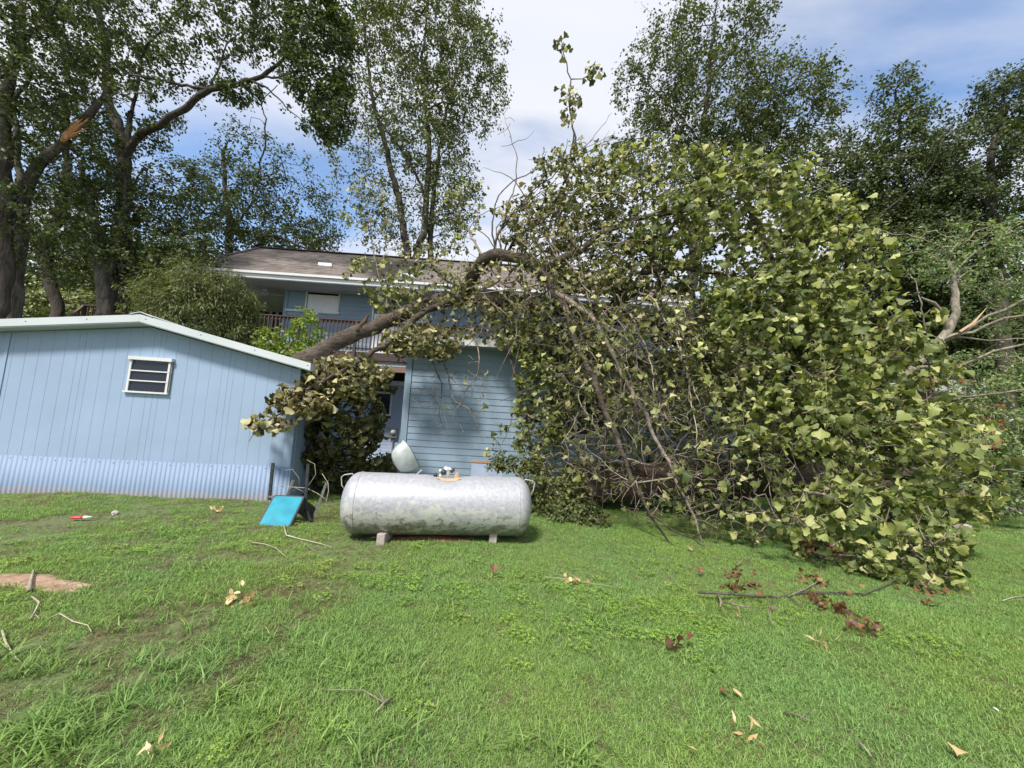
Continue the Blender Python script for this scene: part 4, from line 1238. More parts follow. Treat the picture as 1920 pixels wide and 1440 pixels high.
# ---- left group
tree('oak_tree', 'dark oak at the left edge with thick trunk running out of the top', 'tree',
     [[(-6, 640, 10.6, .27), (8, 470, 10.6, .25), (14, 330, 10.6, .22), (12, 200, 10.5, .18), (30, 80, 10.4, .13), (40, -60, 10.2, .08)],
      [(12, 200, 10.5, .10), (-30, 120, 10.3, .07), (-70, 20, 10, .04)], [(30, 80, 10.4, .08), (90, 30, 10.2, .05), (130, -40, 10, .03)]],
     [(40, 110, 10.0, 110, 110, 1.3, 200, 1, 0.1), (110, 20, 9.8, 120, 70, 1.2, 150, 1, 0), (-20, 330, 10.2, 50, 140, 1.0, 80, 1, 0), (110, 190, 10.8, 90, 90, 1.0, 130, .8, .2)],
     'leaf_dark', size=0.15, per=6.0, spread=0.13, seed=3, trunkmul=.72, group='tall trees behind the shed')
tsn, sk_s = tree('snapped_oak', 'leaning oak with a limb snapped open to orange wood above the shed', 'tree',
     [[(22, 640, 11.2, .24), (30, 540, 11.2, .23), (38, 450, 11.2, .21), (46, 370, 11.1, .20), (60, 320, 11, .19), (85, 290, 10.9, .17), (110, 266, 10.8, .16), (122, 257, 10.8, .155)],
      [(46, 370, 11.1, .13), (38, 300, 11.1, .12), (28, 240, 11.1, .11), (22, 190, 11.2, .09), (60, 110, 11.3, .05)],
      ],
     [(90, 430, 11.3, 90, 110, 1.0, 110, .9, .2), (60, 160, 11.4, 70, 70, .8, 80, .8, 0), (140, 330, 11.6, 60, 60, .6, 70, .7, .1)],
     'leaf_dark', size=0.13, per=6.0, spread=0.12, seed=4, barkm='bark_grey', trunkmul=.76)
# splintered end and the hanging broken limb
b = MB(); rg_ = random.Random(5)
for k in range(9):
    p = at(120, 258, 10.75 + rg_.uniform(-.08, .08)) + Vector((rg_.uniform(-.05, .05), 0, rg_.uniform(-.10, .09)))
    q = at(120 + rg_.uniform(15, 48), 258 - rg_.uniform(12, 40), 10.75 + rg_.uniform(-.1, .1))
    b.tube([p, p.lerp(q, .5) + Vector((0, 0, .01)), q], [.055, .035, .004], 5)
b.build('splintered_wood', M['raw_wood_orange'], tsn)
MB().tube([at(148, 236, 10.9), at(168, 215, 10.95), at(182, 198, 11), at(196, 180, 11.1)], [.05, .11, .085, .06], 9).build('broken_limb', M['bark'], tsn, True)

tree('tall_oak', 'tall oak with a long arching limb rising behind the shed peak', 'tree',
     [[(215, 640, 13, .34), (222, 540, 13, .31), (232, 400, 13, .29), (234, 300, 13, .27), (222, 240, 13, .22), (208, 180, 13, .19), (196, 100, 12.9, .16), (186, 20, 12.8, .12), (184, -60, 12.7, .08)],
      [(234, 300, 13, .17), (250, 268, 12.9, .165), (290, 238, 12.7, .15), (340, 205, 12.5, .14), (400, 172, 12.3, .12), (470, 152, 12, .10), (500, 135, 11.9, .085), (530, 115, 11.8, .06)],
      [(400, 172, 12.3, .07), (340, 160, 12.4, .06), (270, 145, 12.6, .045), (215, 120, 12.9, .04)],
      [(234, 300, 13, .15), (242, 250, 13, .12), (250, 215, 13, .11)],
      [(240, 255, 13, .08), (270, 100, 12.8, .06), (310, 50, 12.7, .05), (352, 0, 12.6, .03)],
      [(480, 150, 12, .05), (505, 168, 11.9, .04), (530, 190, 11.8, .03), (575, 235, 11.7, .012)],
      [(500, 145, 12, .05), (560, 150, 11.8, .04), (600, 130, 11.7, .03)],
      [(402, 172, 12.3, .05), (408, 130, 12.3, .04), (430, 90, 12.3, .03), (470, 50, 12.3, .02)]],
     [(600, 100, 11.6, 62, 130, 1.0, 300, 1.5, 0), (625, 215, 11.5, 38, 55, .6, 90, 1.3, 0), (540, 40, 11.8, 80, 60, .9, 170, 1.1, 0), (455, 175, 12.1, 40, 22, .4, 40, 1.5, 0),
      (400, 60, 12.3, 90, 70, 1.0, 100, .8, .1), (200, 60, 12.8, 110, 90, 1.4, 240, 1, .15), (250, 220, 13, 80, 70, 1, 100, .8, .1), (330, 130, 12.8, 60, 60, .8, 50, .7, .1), (420, -10, 12.3, 130, 60, 1.0, 120, 1, 0)],
     'leaf_dark', size=0.16, per=6.0, spread=0.13, seed=6, trunkmul=.74, group='tall trees behind the shed')
tree('dark_tree', 'dark leaning tree trunk between the shed roof and the leaning oak', 'tree',
     [[(112, 640, 13.5, .21), (104, 570, 13.5, .20), (92, 500, 13.5, .19), (98, 430, 13.5, .17), (120, 330, 13.6, .13), (130, 200, 13.6, .1)],
      [(92, 500, 13.5, .1), (70, 470, 13.4, .07), (40, 440, 13.3, .04)]],
     [(120, 420, 13.8, 70, 70, 1.0, 150, 1, .1), (150, 280, 14, 90, 90, 1.2, 180, 1, 0), (60, 440, 13.6, 40, 30, .5, 40, .6, .1), (180, 480, 14.2, 70, 60, 1, 110, 1.1, .1)],
     'leaf_dark', size=0.15, per=6.0, spread=0.14, seed=8, group='tall trees behind the shed')
tree('twin_oak', 'grey double trunk oak just behind the shed roof peak', 'tree',
     [[(196, 650, 12.4, .24), (194, 560, 12.4, .23), (192, 500, 12.4, .22), (186, 440, 12.5, .17), (172, 380, 12.6, .12), (150, 300, 12.7, .07)],
      [(194, 520, 12.4, .12), (212, 480, 12.4, .11), (218, 420, 12.3, .09), (240, 340, 12.4, .06)]],
     [(240, 420, 12.8, 110, 90, 1.2, 260, 1.1, .15), (310, 480, 12.8, 90, 70, 1.2, 200, 1.1, .25), (330, 380, 13.2, 90, 70, 1.0, 190, 1, .15), (200, 360, 13, 60, 60, .8, 110, 1, .1)],
     'leaf_dark', size=0.14, per=6.0, spread=0.13, seed=9, barkm='bark_grey', group='tall trees behind the shed')
tree('thin_oak', 'thin dark trunked tree behind the roof ridge of the house', 'tree',
     [[(432, 560, 19, .20), (430, 460, 19, .19), (428, 400, 19, .17), (422, 330, 19, .12), (420, 280, 19, .08)],
      [(440, 440, 19, .07), (470, 380, 18.8, .055), (492, 300, 18.6, .05), (503, 240, 18.5, .045), (495, 190, 18.5, .03), (520, 160, 18.5, .02)],
      [(428, 400, 19, .06), (380, 400, 18.8, .05), (330, 380, 18.5, .03)]],
     [(440, 380, 19, 90, 80, 1.8, 230, 1.0, .1), (530, 380, 19, 90, 70, 1.6, 180, .75, .0), (480, 290, 18.6, 80, 60, 1.2, 90, .6, .0), (590, 420, 20, 60, 60, 1.4, 90, .7, .1), (530, 440, 19, 100, 40, 1.5, 150, 1.0, .1)],
     'leaf_dark', size=0.19, per=6.5, spread=0.2, seed=10, step=0.45, tip=.008, group='tall trees behind the shed')
tree('broken_limb', 'dark leafless broken limb lying over the back of the house ridge', 'broken treetop',
     [[(480, 462, 17.5, .10), (500, 440, 17.6, .10), (540, 452, 17.6, .07), (590, 470, 17.6, .03)]],
     [(520, 452, 17.6, 70, 22, .6, 90, .7, .3)], 'leaf_dark', size=.15, per=3.5, spread=.12, seed=12, ground_it=False)
# round weeping bush behind the shed
tree('weeping_bush', 'round dense olive green bush between the shed roof and the porch', 'bush',
     [[(375, 700, 10.2, .09), (372, 620, 10.2, .08), (365, 560, 10.2, .06)], [(372, 610, 10.2, .05), (400, 570, 10.1, .03)], [(372, 600, 10.2, .05), (335, 570, 10.1, .03)]],
     [(372, 585, 10.2, 88, 70, 1.05, 420, 1.4, .25), (345, 550, 10.2, 50, 40, .6, 120, 1.2, .45), (415, 555, 10.1, 50, 40, .6, 130, 1.3, .3), (310, 600, 10.2, 40, 50, .5, 90, 1.1, .3), (440, 620, 10.2, 36, 60, .5, 90, 1.1, .15), (372, 640, 10.2, 90, 60, 1.1, 180, 1.1, .05)],
     'leaf_mid', kind='lance', size=0.14, per=6.5, spread=0.11, seed=13, step=0.14, shell=0.55, droop=1.4, tip=.003, sag=0.5)
# bright bush far left under the trees, and hedge-like growth at the back
tree('green_bush', 'bright green bush seen under the trees at the far left', 'bush',
     [[(110, 720, 17, .08), (110, 620, 17, .06), (112, 580, 17, .04)]],
     [(110, 600, 17, 75, 55, 1.4, 260, 1.3, .4)], 'leaf_pale', kind='round', size=.17, per=6, spread=.16, seed=14, step=.25)
# ---- centre
tree('triple_oak', 'tall airy oak with three slim trunks behind the house roof', 'tree',
     [[(768, 520, 20, .24), (762, 470, 20, .23), (745, 370, 20, .20), (722, 280, 20, .16), (700, 190, 20, .12), (690, 110, 20, .08), (680, 20, 20, .05)],
      [(788, 520, 20.3, .24), (792, 440, 20.3, .22), (800, 350, 20.3, .19), (806, 300, 20.3, .16), (800, 220, 20.3, .14), (790, 130, 20.3, .10), (800, 30, 20.2, .06)],
      [(806, 520, 20.6, .20), (808, 430, 20.6, .18), (815, 350, 20.6, .14), (826, 270, 20.6, .10), (850, 160, 20.5, .07), (880, 90, 20.5, .04)],
      [(800, 380, 20.3, .10), (770, 310, 20, .08), (728, 250, 20, .06), (690, 200, 19.8, .03)],
      [(800, 210, 20.3, .07), (830, 195, 20.1, .05), (870, 200, 20, .02)]],
     [(790, 60, 20.2, 130, 85, 2.4, 420, 1, .25), (860, 150, 20.2, 90, 110, 2.0, 300, .95, .1), (700, 130, 20, 70, 140, 1.8, 240, .8, .25), (800, 240, 20.3, 70, 100, 1.8, 260, 1.05, .2),
      (840, 360, 20.6, 55, 80, 1.4, 190, 1, .05), (720, 330, 20, 60, 110, 1.5, 160, .65, .2), (660, 300, 20, 40, 140, 1.4, 80, .45, .1), (780, 420, 20.3, 100, 60, 1.4, 140, .6, .1), (760, -30, 20, 140, 60, 2, 200, 1, .2)],
     'leaf_mid', size=0.21, per=6.0, spread=0.22, seed=15, step=0.5, tip=.008, group='tall trees behind the house')
# ---- right group
tree('crown_oak', 'tall airy oak rising above the fallen crown', 'tree',
     [[(1290, 640, 18, .30), (1300, 480, 18, .28), (1310, 360, 18, .24), (1316, 260, 18, .18), (1330, 150, 18, .12), (1340, 40, 18, .07)],
      [(1312, 330, 18, .10), (1380, 260, 18, .07), (1450, 190, 18, .05), (1500, 140, 18, .03)],
      [(1316, 270, 18, .08), (1260, 200, 18, .06), (1210, 150, 18, .03)],
      [(1330, 150, 18, .06), (1400, 60, 18, .04), (1440, 10, 18, .02)]],
     [(1330, 60, 18, 110, 80, 1.7, 260, .85, .1), (1240, 150, 18, 90, 80, 1.6, 200, .85, .05), (1340, 200, 18, 120, 90, 1.8, 360, 1.1, .1), (1470, 200, 18, 100, 85, 1.8, 330, 1.1, .1),
      (1510, 320, 18.4, 90, 90, 1.8, 260, 1.1, .05), (1260, 290, 18.2, 110, 70, 1.6, 230, 1, .05), (1400, 330, 18.4, 110, 80, 1.5, 240, 1.1, 0), (1420, 10, 18, 45, 30, .8, 40, .7, .1)],
     'leaf_mid', size=0.20, per=6.0, spread=0.2, seed=16, step=0.42, tip=.008, rbias=1.3, group='tall trees on the right')
tree('pointed_tree', 'slim pointed green tree right of the fallen crown', 'tree',
     [[(1675, 700, 17, .20), (1685, 520, 17, .18), (1690, 400, 17, .15), (1688, 280, 17, .1), (1680, 170, 17, .05)]],
     [(1680, 180, 17, 40, 50, .9, 90, 1, .1), (1690, 260, 17, 62, 60, 1.3, 190, 1.1, .15), (1690, 350, 17, 85, 75, 1.6, 300, 1.2, .1), (1680, 460, 17, 110, 90, 1.6, 330, 1.2, 0), (1600, 380, 17.4, 80, 110, 1.4, 300, 1.1, .1), (1760, 400, 17, 70, 90, 1.4, 240, 1, .1)],
     'leaf_dark', size=0.19, per=6.5, spread=0.2, seed=17, step=0.42, tip=.007, group='tall trees on the right')
tree('right_oak', 'dark broad oak at the right edge', 'tree',
     [[(1880, 640, 15, .26), (1870, 500, 15, .24), (1860, 400, 15, .20), (1865, 300, 15, .14), (1880, 200, 15, .08)],
      [(1862, 400, 15, .09), (1820, 340, 15, .07), (1780, 290, 15, .04)], [(1865, 330, 15, .09), (1910, 260, 15, .07), (1950, 200, 15, .04)]],
     [(1885, 190, 15, 55, 55, 1.2, 170, 1.1, 0), (1770, 460, 15.5, 110, 60, 1.4, 220, 1.1, .1), (1900, 470, 15.3, 90, 60, 1.4, 200, 1.1, 0), (1950, 200, 15, 70, 80, 1.3, 200, 1.1, 0), (1830, 290, 15, 85, 65, 1.4, 270, 1.1, 0), (1800, 400, 15.3, 90, 60, 1.4, 220, 1, 0), (1900, 360, 15, 90, 80, 1.4, 260, 1.1, 0)],
     'leaf_dark', size=0.16, per=6.5, spread=0.16, seed=18, step=0.36, tip=.007, group='tall trees on the right')
for k, px in enumerate((1737, 1752, 1602)):
    tree('slim_tree', ['straight dark trunk left of the pair behind the pale fallen branches', 'straight dark trunk right of the pair behind the pale fallen branches', 'straight dark trunk behind the right flank of the fallen crown'][k], 'tree',
         [[(px, 620, 18.5, .13), (px + 2, 480, 18.5, .12), (px - 2, 380, 18.5, .09)]], [(px, 400, 18.6, 50, 40, 1, 90, 1, 0), (px + 10, 560, 19, 70, 60, 1.2, 120, 1.1, 0)], 'leaf_dark', size=.2, per=6, spread=.2, seed=30 + k, step=.45, tip=.007)

# ================================================================== THE FALLEN OAK
rg = np.random.default_rng(21)
SK = Skel(22)
LIMBS = [
 # the trunk on the ground, then running on to the right
 [(1060, 902, 8.35, .40), (1150, 906, 8.35, .40), (1300, 903, 8.35, .38), (1450, 900, 8.4, .36), (1600, 895, 8.8, .33), (1750, 888, 9.3, .30), (1940, 880, 9.8, .26)],
 # great limb from the trunk over the garage roof to the shed
 [(1440, 900, 8.4, .26), (1400, 790, 8.5, .24), (1330, 690, 8.6, .22), (1240, 615, 8.7, .205), (1120, 588, 8.8, .19), (1000, 572, 8.9, .175), (900, 556, 9.0, .17), (820, 566, 9.1, .17), (740, 594, 9.2, .175), (680, 620, 9.3, .18), (620, 648, 9.35, .19), (560, 678, 9.4, .20)],
 # arch
 [(868, 560, 9.0, .15), (884, 520, 8.8, .145), (908, 488, 8.5, .14), (945, 476, 8.3, .13), (990, 484, 8.1, .12), (1025, 510, 7.9, .11), (1040, 545, 7.7, .085), (1062, 590, 7.5, .07), (1085, 650, 7.2, .058), (1120, 730, 6.9, .05), (1150, 800, 6.7, .042), (1175, 860, 6.5, .036), (1195, 920, 6.35, .030), (1220, 970, 6.2, .022), (1275, 1036, 6.0, .008)],
 [(1020, 505, 7.9, .09), (1060, 485, 7.9, .08), (1085, 474, 7.9, .075), (1130, 440, 7.9, .06), (1180, 415, 7.8, .05), (1260, 402, 7.7, .035), (1340, 380, 7.6, .018)],
 [(1100, 592, 8.8, .09), (1145, 578, 8.3, .085), (1185, 545, 8.0, .08), (1200, 525, 7.9, .078), (1225, 505, 7.8, .07), (1280, 502, 7.5, .045), (1380, 520, 7.2, .03), (1470, 505, 7.0, .015)],
 [(1185, 545, 8.0, .06), (1230, 470, 7.8, .05), (1290, 380, 7.7, .035), (1330, 300, 7.7, .015)],
 [(1050, 545, 7.7, .06), (1100, 590, 7.4, .05), (1150, 660, 7.1, .045), (1180, 720, 6.8, .040), (1240, 830, 6.5, .03), (1280, 920, 6.3, .022), (1310, 980, 6.1, .016), (1335, 1048, 5.9, .006)],
 [(1240, 615, 8.7, .08), (1290, 635, 8.0, .07), (1330, 650, 7.6, .05), (1400, 690, 7.2, .04), (1480, 780, 6.8, .03), (1530, 900, 6.4, .018)],
 # crown limbs
 [(1440, 880, 8.4, .20), (1480, 740, 8.1, .16), (1480, 600, 7.9, .13), (1440, 480, 7.8, .09), (1400, 380, 7.8, .05), (1370, 290, 7.8, .02)],
 [(1485, 700, 8.0, .12), (1560, 600, 7.6, .09), (1590, 480, 7.5, .06), (1560, 380, 7.4, .025)],
 [(1450, 880, 8.4, .18), (1540, 840, 7.6, .13), (1620, 800, 6.9, .09), (1700, 760, 6.5, .05), (1770, 740, 6.3, .02)],
 [(1540, 840, 7.6, .11), (1600, 900, 6.6, .08), (1660, 960, 5.9, .055), (1720, 1040, 5.1, .02)],
 [(1600, 900, 6.6, .05), (1720, 900, 6.2, .035), (1840, 930, 5.9, .012)],
 [(1400, 800, 8.4, .12), (1420, 850, 7.4, .07), (1460, 920, 6.6, .05), (1500, 990, 5.9, .03), (1540, 1040, 5.4, .015)],
 # shoots standing up out of the top
 [(945, 476, 8.3, .035), (985, 430, 8.3, .03), (1040, 380, 8.3, .024), (1077, 287, 8.3, .022), (1068, 210, 8.3, .018), (1065, 152, 8.3, .015), (1051, 72, 8.3, .009)],
 [(1066, 152, 8.3, .012), (1090, 148, 8.3, .010), (1120, 128, 8.3, .006)],
 [(925, 480, 8.4, .03), (940, 420, 8.4, .022), (966, 330, 8.4, .014), (963, 270, 8.4, .009), (945, 215, 8.4, .004)],
 [(966, 270, 8.4, .007), (990, 255, 8.4, .004), (1003, 240, 8.4, .003)],
 [(1077, 290, 8.3, .012), (1110, 260, 8.3, .009), (1145, 210, 8.3, .004)],
 # withered bough hanging down over the shed
 [(840, 560, 9.0, .09), (780, 600, 8.4, .07), (720, 650, 7.9, .055), (650, 690, 7.5, .04), (590, 725, 7.2, .028), (530, 765, 7.0, .017), (490, 790, 6.85, .011), (464, 828, 6.75, .004)],
 [(700, 665, 7.8, .035), (690, 740, 8.0, .025), (660, 820, 8.2, .015)],
 # bare sprays over the garage wall
 [(800, 600, 8.8, .025), (830, 680, 8.6, .018), (850, 740, 8.5, .013), (880, 770, 8.5, .010), (906, 826, 8.5, .003)],
 [(760, 620, 8.7, .02), (815, 690, 8.5, .014), (830, 730, 8.5, .011), (822, 780, 8.5, .008), (834, 808, 8.5, .003)],
 [(870, 600, 8.7, .02), (900, 680, 8.5, .014), (870, 740, 8.5, .009), (845, 790, 8.5, .003)],
 # green curtain left of the window, and its lower spray
 [(930, 590, 8.8, .04), (960, 680, 8.5, .03), (985, 780, 8.3, .022), (1010, 880, 8.1, .012)],
 [(985, 740, 8.4, .015), (960, 790, 8.4, .010), (940, 830, 8.4, .004)],
 # leafy shoots above the house roof
 [(735, 600, 9.2, .03), (715, 540, 9.4, .02), (700, 470, 9.6, .014), (690, 400, 9.7, .009), (665, 330, 9.8, .004)],
 [(860, 545, 9.0, .03), (800, 500, 9.2, .02), (750, 470, 9.4, .012), (735, 430, 9.5, .006)],
 [(905, 490, 8.5, .03), (880, 440, 8.7, .02), (860, 390, 8.8, .01), (890, 340, 8.8, .004)],
]
LOBES = [  # px, py, Y, rx, ry, depth, n, leaf, withered
 (1250, 370, 7.9, 215, 110, .9, 560, 1.5, .15),
 (1390, 430, 7.5, 200, 150, 1.1, 640, 1.3, .06),
 (1530, 500, 7.3, 115, 135, 1.0, 420, 1.3, .0),
 (1480, 640, 6.9, 200, 150, 1.1, 600, 1.4, .0),
 (1640, 690, 6.6, 110, 125, .9, 300, 1.15, .0),
 (1560, 830, 6.3, 190, 130, 1.0, 430, 1.15, .0),
 (1690, 850, 5.9, 130, 110, .8, 260, 1.15, .0),
 (1620, 980, 5.4, 160, 85, .6, 250, 1.1, .0),
 (1700, 1050, 4.9, 85, 60, .35, 90, 1.2, .0),
 (1810, 940, 5.9, 55, 25, .3, 36, 1.5, .0),
 (1100, 350, 8.3, 125, 85, .7, 360, 1.3, .35),
 (1020, 425, 8.3, 90, 70, .6, 340, 1.2, .4),
 (1090, 480, 7.9, 140, 75, .8, 560, .6, .35),     # 12
 (1150, 570, 7.7, 200, 80, .9, 720, .45, .35),
 (1230, 680, 7.1, 200, 120, .9, 1000, .42, .3),   # bare mass
 (1230, 850, 6.7, 180, 120, .8, 1000, .07, .3),
 (1370, 910, 6.5, 120, 110, .7, 800, .26, .1),
 (1370, 740, 6.9, 120, 130, .7, 420, .5, .1),
 (1015, 760, 8.2, 52, 120, .3, 340, 1.5, .15),  # 18 curtain
 (945, 830, 8.4, 28, 30, .12, 14, .9, .0),
 (880, 600, 8.8, 150, 42, .5, 420, .55, .5),
 (1030, 610, 8.5, 120, 55, .5, 400, .9, .35),
 (790, 640, 8.3, 80, 30, .4, 200, 1.3, .6),    # 22 withered
 (650, 705, 7.6, 85, 38, .35, 240, 1.9, .62),
 (565, 752, 7.1, 58, 28, .22, 90, 1.9, .75),
 (495, 790, 6.85, 34, 14, .08, 36, 1.9, .7),
 (640, 800, 8.2, 74, 90, .5, 420, 2.4, .5),
 (650, 865, 8.6, 90, 45, .5, 200, 1.8, .4),
 (850, 740, 8.5, 75, 85, .2, 110, .02, .5),      # 28 bare sprays
 (700, 520, 9.5, 60, 50, .5, 60, 1.0, .25),
 (690, 400, 9.7, 55, 85, .5, 50, .9, .3),
 (790, 480, 9.3, 70, 30, .4, 50, .9, .3),
 (870, 400, 8.8, 45, 70, .4, 50, .9, .2),
 (735, 560, 9.2, 45, 30, .3, 70, 1.5, .1),
 (1120, 135, 8.3, 22, 18, .15, 14, 1.0, .4), (1052, 84, 8.3, 12, 22, .1, 12, 1.4, .4), (1072, 200, 8.3, 18, 60, .15, 26, 1.1, .4),
 (950, 240, 8.4, 25, 50, .2, 10, 0, 0),
 (1130, 760, 7.9, 110, 130, .5, 620, .40, .3),
 (1220, 700, 8.8, 210, 110, .25, 620, 1.3, .25), (1330, 830, 8.9, 150, 60, .25, 240, 1.2, .2), (950, 530, 8.6, 130, 60, .5, 420, .45, .4), (820, 530, 9.0, 100, 40, .4, 200, .7, .3), (1150, 500, 8.2, 160, 60, .6, 420, 1.3, .3), (1040, 640, 8.6, 110, 40, .4, 300, .9, .2),
]
for i, l in enumerate(LIMBS): SK.add_limb(l, step=0.12, jit=0.010 if i in (0, 1) else 0.017)
oak = thing('fallen_oak', (3.0, 8.3, 0), 'huge uprooted oak fallen across the garage roof with its leafy crown on the lawn', 'fallen tree')
for k in range(70):
    cand = np.nonzero((SK.limb[:SK.n] >= 2) & (SK.P[:SK.n, 0] > 0.2) & (SK.rad[:SK.n] > .02))[0]
    s_ = int(rg.choice(cand)); p0 = SK.P[s_]; d = rg.normal(size=3) * np.array([1, .55, .8]); d[1] -= .35; d[0] += .25; d = d / np.linalg.norm(d); Ln = rg.uniform(.9, 2.2)
    if p0[2] + d[2] * Ln < .3: d[2] = abs(d[2]) * .3
    cv = rg.normal(size=3) * .18 * Ln
    SK.add_limb([tuple(p0) + (.016,), tuple(p0 + d * Ln * .5 + cv) + (.011,), tuple(p0 + d * Ln + cv * .6) + (.004,)], world=True, step=.12, jit=.012, start=s_)
# long bare branches sweeping down in front of the garage, and others fanning up over the crown
def sweep(k, x0, y0, x1, y1, Y0, Y1, r0, sagx):
    q = np.array(at(x0, y0, Y0)); c_ = np.nonzero((SK.limb[:SK.n] >= 1) & (SK.rad[:SK.n] > .02))[0]
    s_ = int(c_[np.argmin(np.sum((SK.P[c_] - q) ** 2, 1))]); p0 = SK.P[s_]
    mx, my = x0 + (x1 - x0) * .5 + sagx, y0 + (y1 - y0) * .5 - abs(y1 - y0) * .06
    SK.add_limb([tuple(p0) + (r0,), tuple(at(x0 * .8 + mx * .2, y0 * .8 + my * .2 - 12, (p0[1] * .8 + Y1 * .2))) + (r0 * .9,), tuple(at(mx, my, p0[1] * .45 + Y1 * .55)) + (r0 * .65,), tuple(at(x1, y1, Y1)) + (.0045,)], world=True, step=.11, jit=.012, start=s_)
for k in range(66):
    x0 = rg.uniform(880, 1420); y0 = 545 + .12 * (x0 - 900) + rg.uniform(-40, 30)
    y1 = rg.uniform(730, 1020) if x0 > 1040 else rg.uniform(640, 760)
    sweep(k, x0, y0, x0 + rg.normal(70, 75), y1, 8.2, rg.uniform(5.9, 7.2) if x0 > 1040 else 8.3, rg.uniform(.013, .024), rg.normal(25, 25))
for k in range(44):
    x0 = rg.uniform(910, 1250); y0 = rg.uniform(450, 520)
    sweep(k, x0, y0, x0 + rg.uniform(-10, 420), rg.uniform(250, 440) + max(0, (x0 - 1000)) * .1, 8.0, rg.uniform(7.2, 8.4), rg.uniform(.012, .022), rg.normal(-45, 25))
T, L_ = lobe_targets(rg, LOBES, 0.4, .06)
SK.grow(T, L_, step=0.15, curve=0.24, wob=0.13)
SK.finish(tip=0.0064, expo=0.40, maxr=0.05)
n = SK.n
print('oak nodes', n)
lim = SK.limb[:n] >= 0
SK.mesh('trunk', lim & (SK.limb[:n] == 0), M['bark_log'], oak, 20, 0.07)
SK.mesh('limb', lim & (SK.limb[:n] == 1), M['bark_limb'], oak, 14, 0.06)
for l in range(2, SK.nl): SK.mesh('branch', lim & (SK.limb[:n] == l), M['bark_limb' if l < 6 or 8 <= l < 14 else ('twig_pale' if l >= 30 and l % 5 == 1 else ('bark_limb' if l % 5 in (2, 4) else 'twig'))], oak, 8 if l < 30 else 5, 0.05)
o_ = SK.mesh('branches', ~lim & (SK.rad[:n] > 0.012), M['twig'], oak, 6)
if o_: tag(o_, kind='stuff')
tag(SK.mesh('twigs', ~lim & (SK.rad[:n] <= 0.012), M['twig'], oak, 4), kind='stuff')
# broken stub on the limb
MB().tube([at(672, 622, 9.2), at(684, 602, 9.15), at(692, 588, 9.15)], [.09, .05, .01], 8).build('broken_stub', M['bark_log'], oak, True)
pos, nn_, tp, sz, rnd, tone, lb = leaves_on(SK, LOBES, rg, 3.4, 0.138, 0.05, 2, droop=0.9, up=0.45, out=0.7, rand=1.0, rbias=1.0, ragged=.8)
small = np.isin(lb, [0, 10, 11, 12, 13, 20, 21, 29, 30, 31, 32, 39, 40, 41, 42]); sz[small] *= 0.8; mid_ = np.isin(lb, [12, 13, 14, 15, 16, 17, 18, 38]); sz[mid_] *= .84; sz *= np.clip(rg.lognormal(-.03, .22, len(sz)), .5, 1.5)
# leaf colours carry light: darker in the shaded gap, brighter on the lit side
gap_shade = np.isin(lb, [26, 27]); rnd[gap_shade] *= .35
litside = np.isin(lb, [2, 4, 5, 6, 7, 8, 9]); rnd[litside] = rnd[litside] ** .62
print('oak leaves', len(pos))
kinds = rg.random(len(pos)) < 0.5
d_cam = np.linalg.norm(pos - np.array([0, 0, EYE]), axis=1)
score = sz / d_cam * (tone < 0.5)
# the largest-looking leaves on the face of the crown become leaves of their own
front = np.argsort(-score)[:300]
isf = np.zeros(len(pos), bool); isf[front] = True
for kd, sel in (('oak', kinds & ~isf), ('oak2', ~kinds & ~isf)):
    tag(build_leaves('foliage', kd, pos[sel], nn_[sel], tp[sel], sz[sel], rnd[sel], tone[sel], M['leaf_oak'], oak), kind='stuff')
protos = []
for kd in ('oak', 'oak2'):
    tv, tf = leaf_template(kd)
    me = bpy.data.meshes.new('leaf'); me.from_pydata([tuple(x) for x in tv], [], tf); me.materials.append(M['leaf_single'])
    me.polygons.foreach_set('use_smooth', [True] * len(me.polygons)); protos.append(me)
ol = Vector(wloc(oak))
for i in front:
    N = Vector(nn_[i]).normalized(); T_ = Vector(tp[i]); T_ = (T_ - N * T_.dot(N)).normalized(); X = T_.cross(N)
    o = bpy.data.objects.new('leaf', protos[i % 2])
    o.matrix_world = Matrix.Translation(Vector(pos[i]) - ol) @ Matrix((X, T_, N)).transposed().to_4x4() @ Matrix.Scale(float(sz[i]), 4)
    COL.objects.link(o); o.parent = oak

# the log lying between shed and garage
tree('fallen_log', 'weathered brown log lying in the gap between shed and garage', 'log',
     [[(596, 885, 9.6, .20), (660, 892, 9.6, .21), (735, 886, 9.8, .20), (790, 880, 10.2, .18)]], [(650, 850, 9.6, 60, 25, .4, 40, .6, .8)],
     'leaf_oak', kind='oak', size=.10, per=1.5, spread=.05, seed=41, step=.15, barkm='bark_limb', ground_it=False, lmul=1, tip=.003)
# leafy brush heaped against the right end of the tank
tree('brush_pile', 'heap of green and brown brush between tank and log', 'brush',
     [[(1010, 985, 7.6, .03), (1030, 930, 7.6, .025), (1020, 870, 7.7, .015)], [(1030, 930, 7.6, .02), (1080, 960, 7.2, .015), (1130, 985, 6.9, .006)], [(1010, 960, 7.6, .02), (960, 875, 7.9, .012), (990, 850, 8, .005)]],
     [(1030, 925, 7.7, 60, 55, .5, 240, 1.2, .45), (1075, 965, 7.1, 50, 28, .35, 150, 1.2, .15), (1110, 990, 6.8, 28, 14, .2, 40, 1.2, .1), (965, 870, 8, 45, 14, .2, 60, 1.1, .3)],
     'leaf_mid', kind='round', size=.095, per=3.6, spread=.05, seed=42, step=.08, tip=.0025, barkm='twig', ground_it=False, lmul=2.0, tmul=1.6, droop=.6)
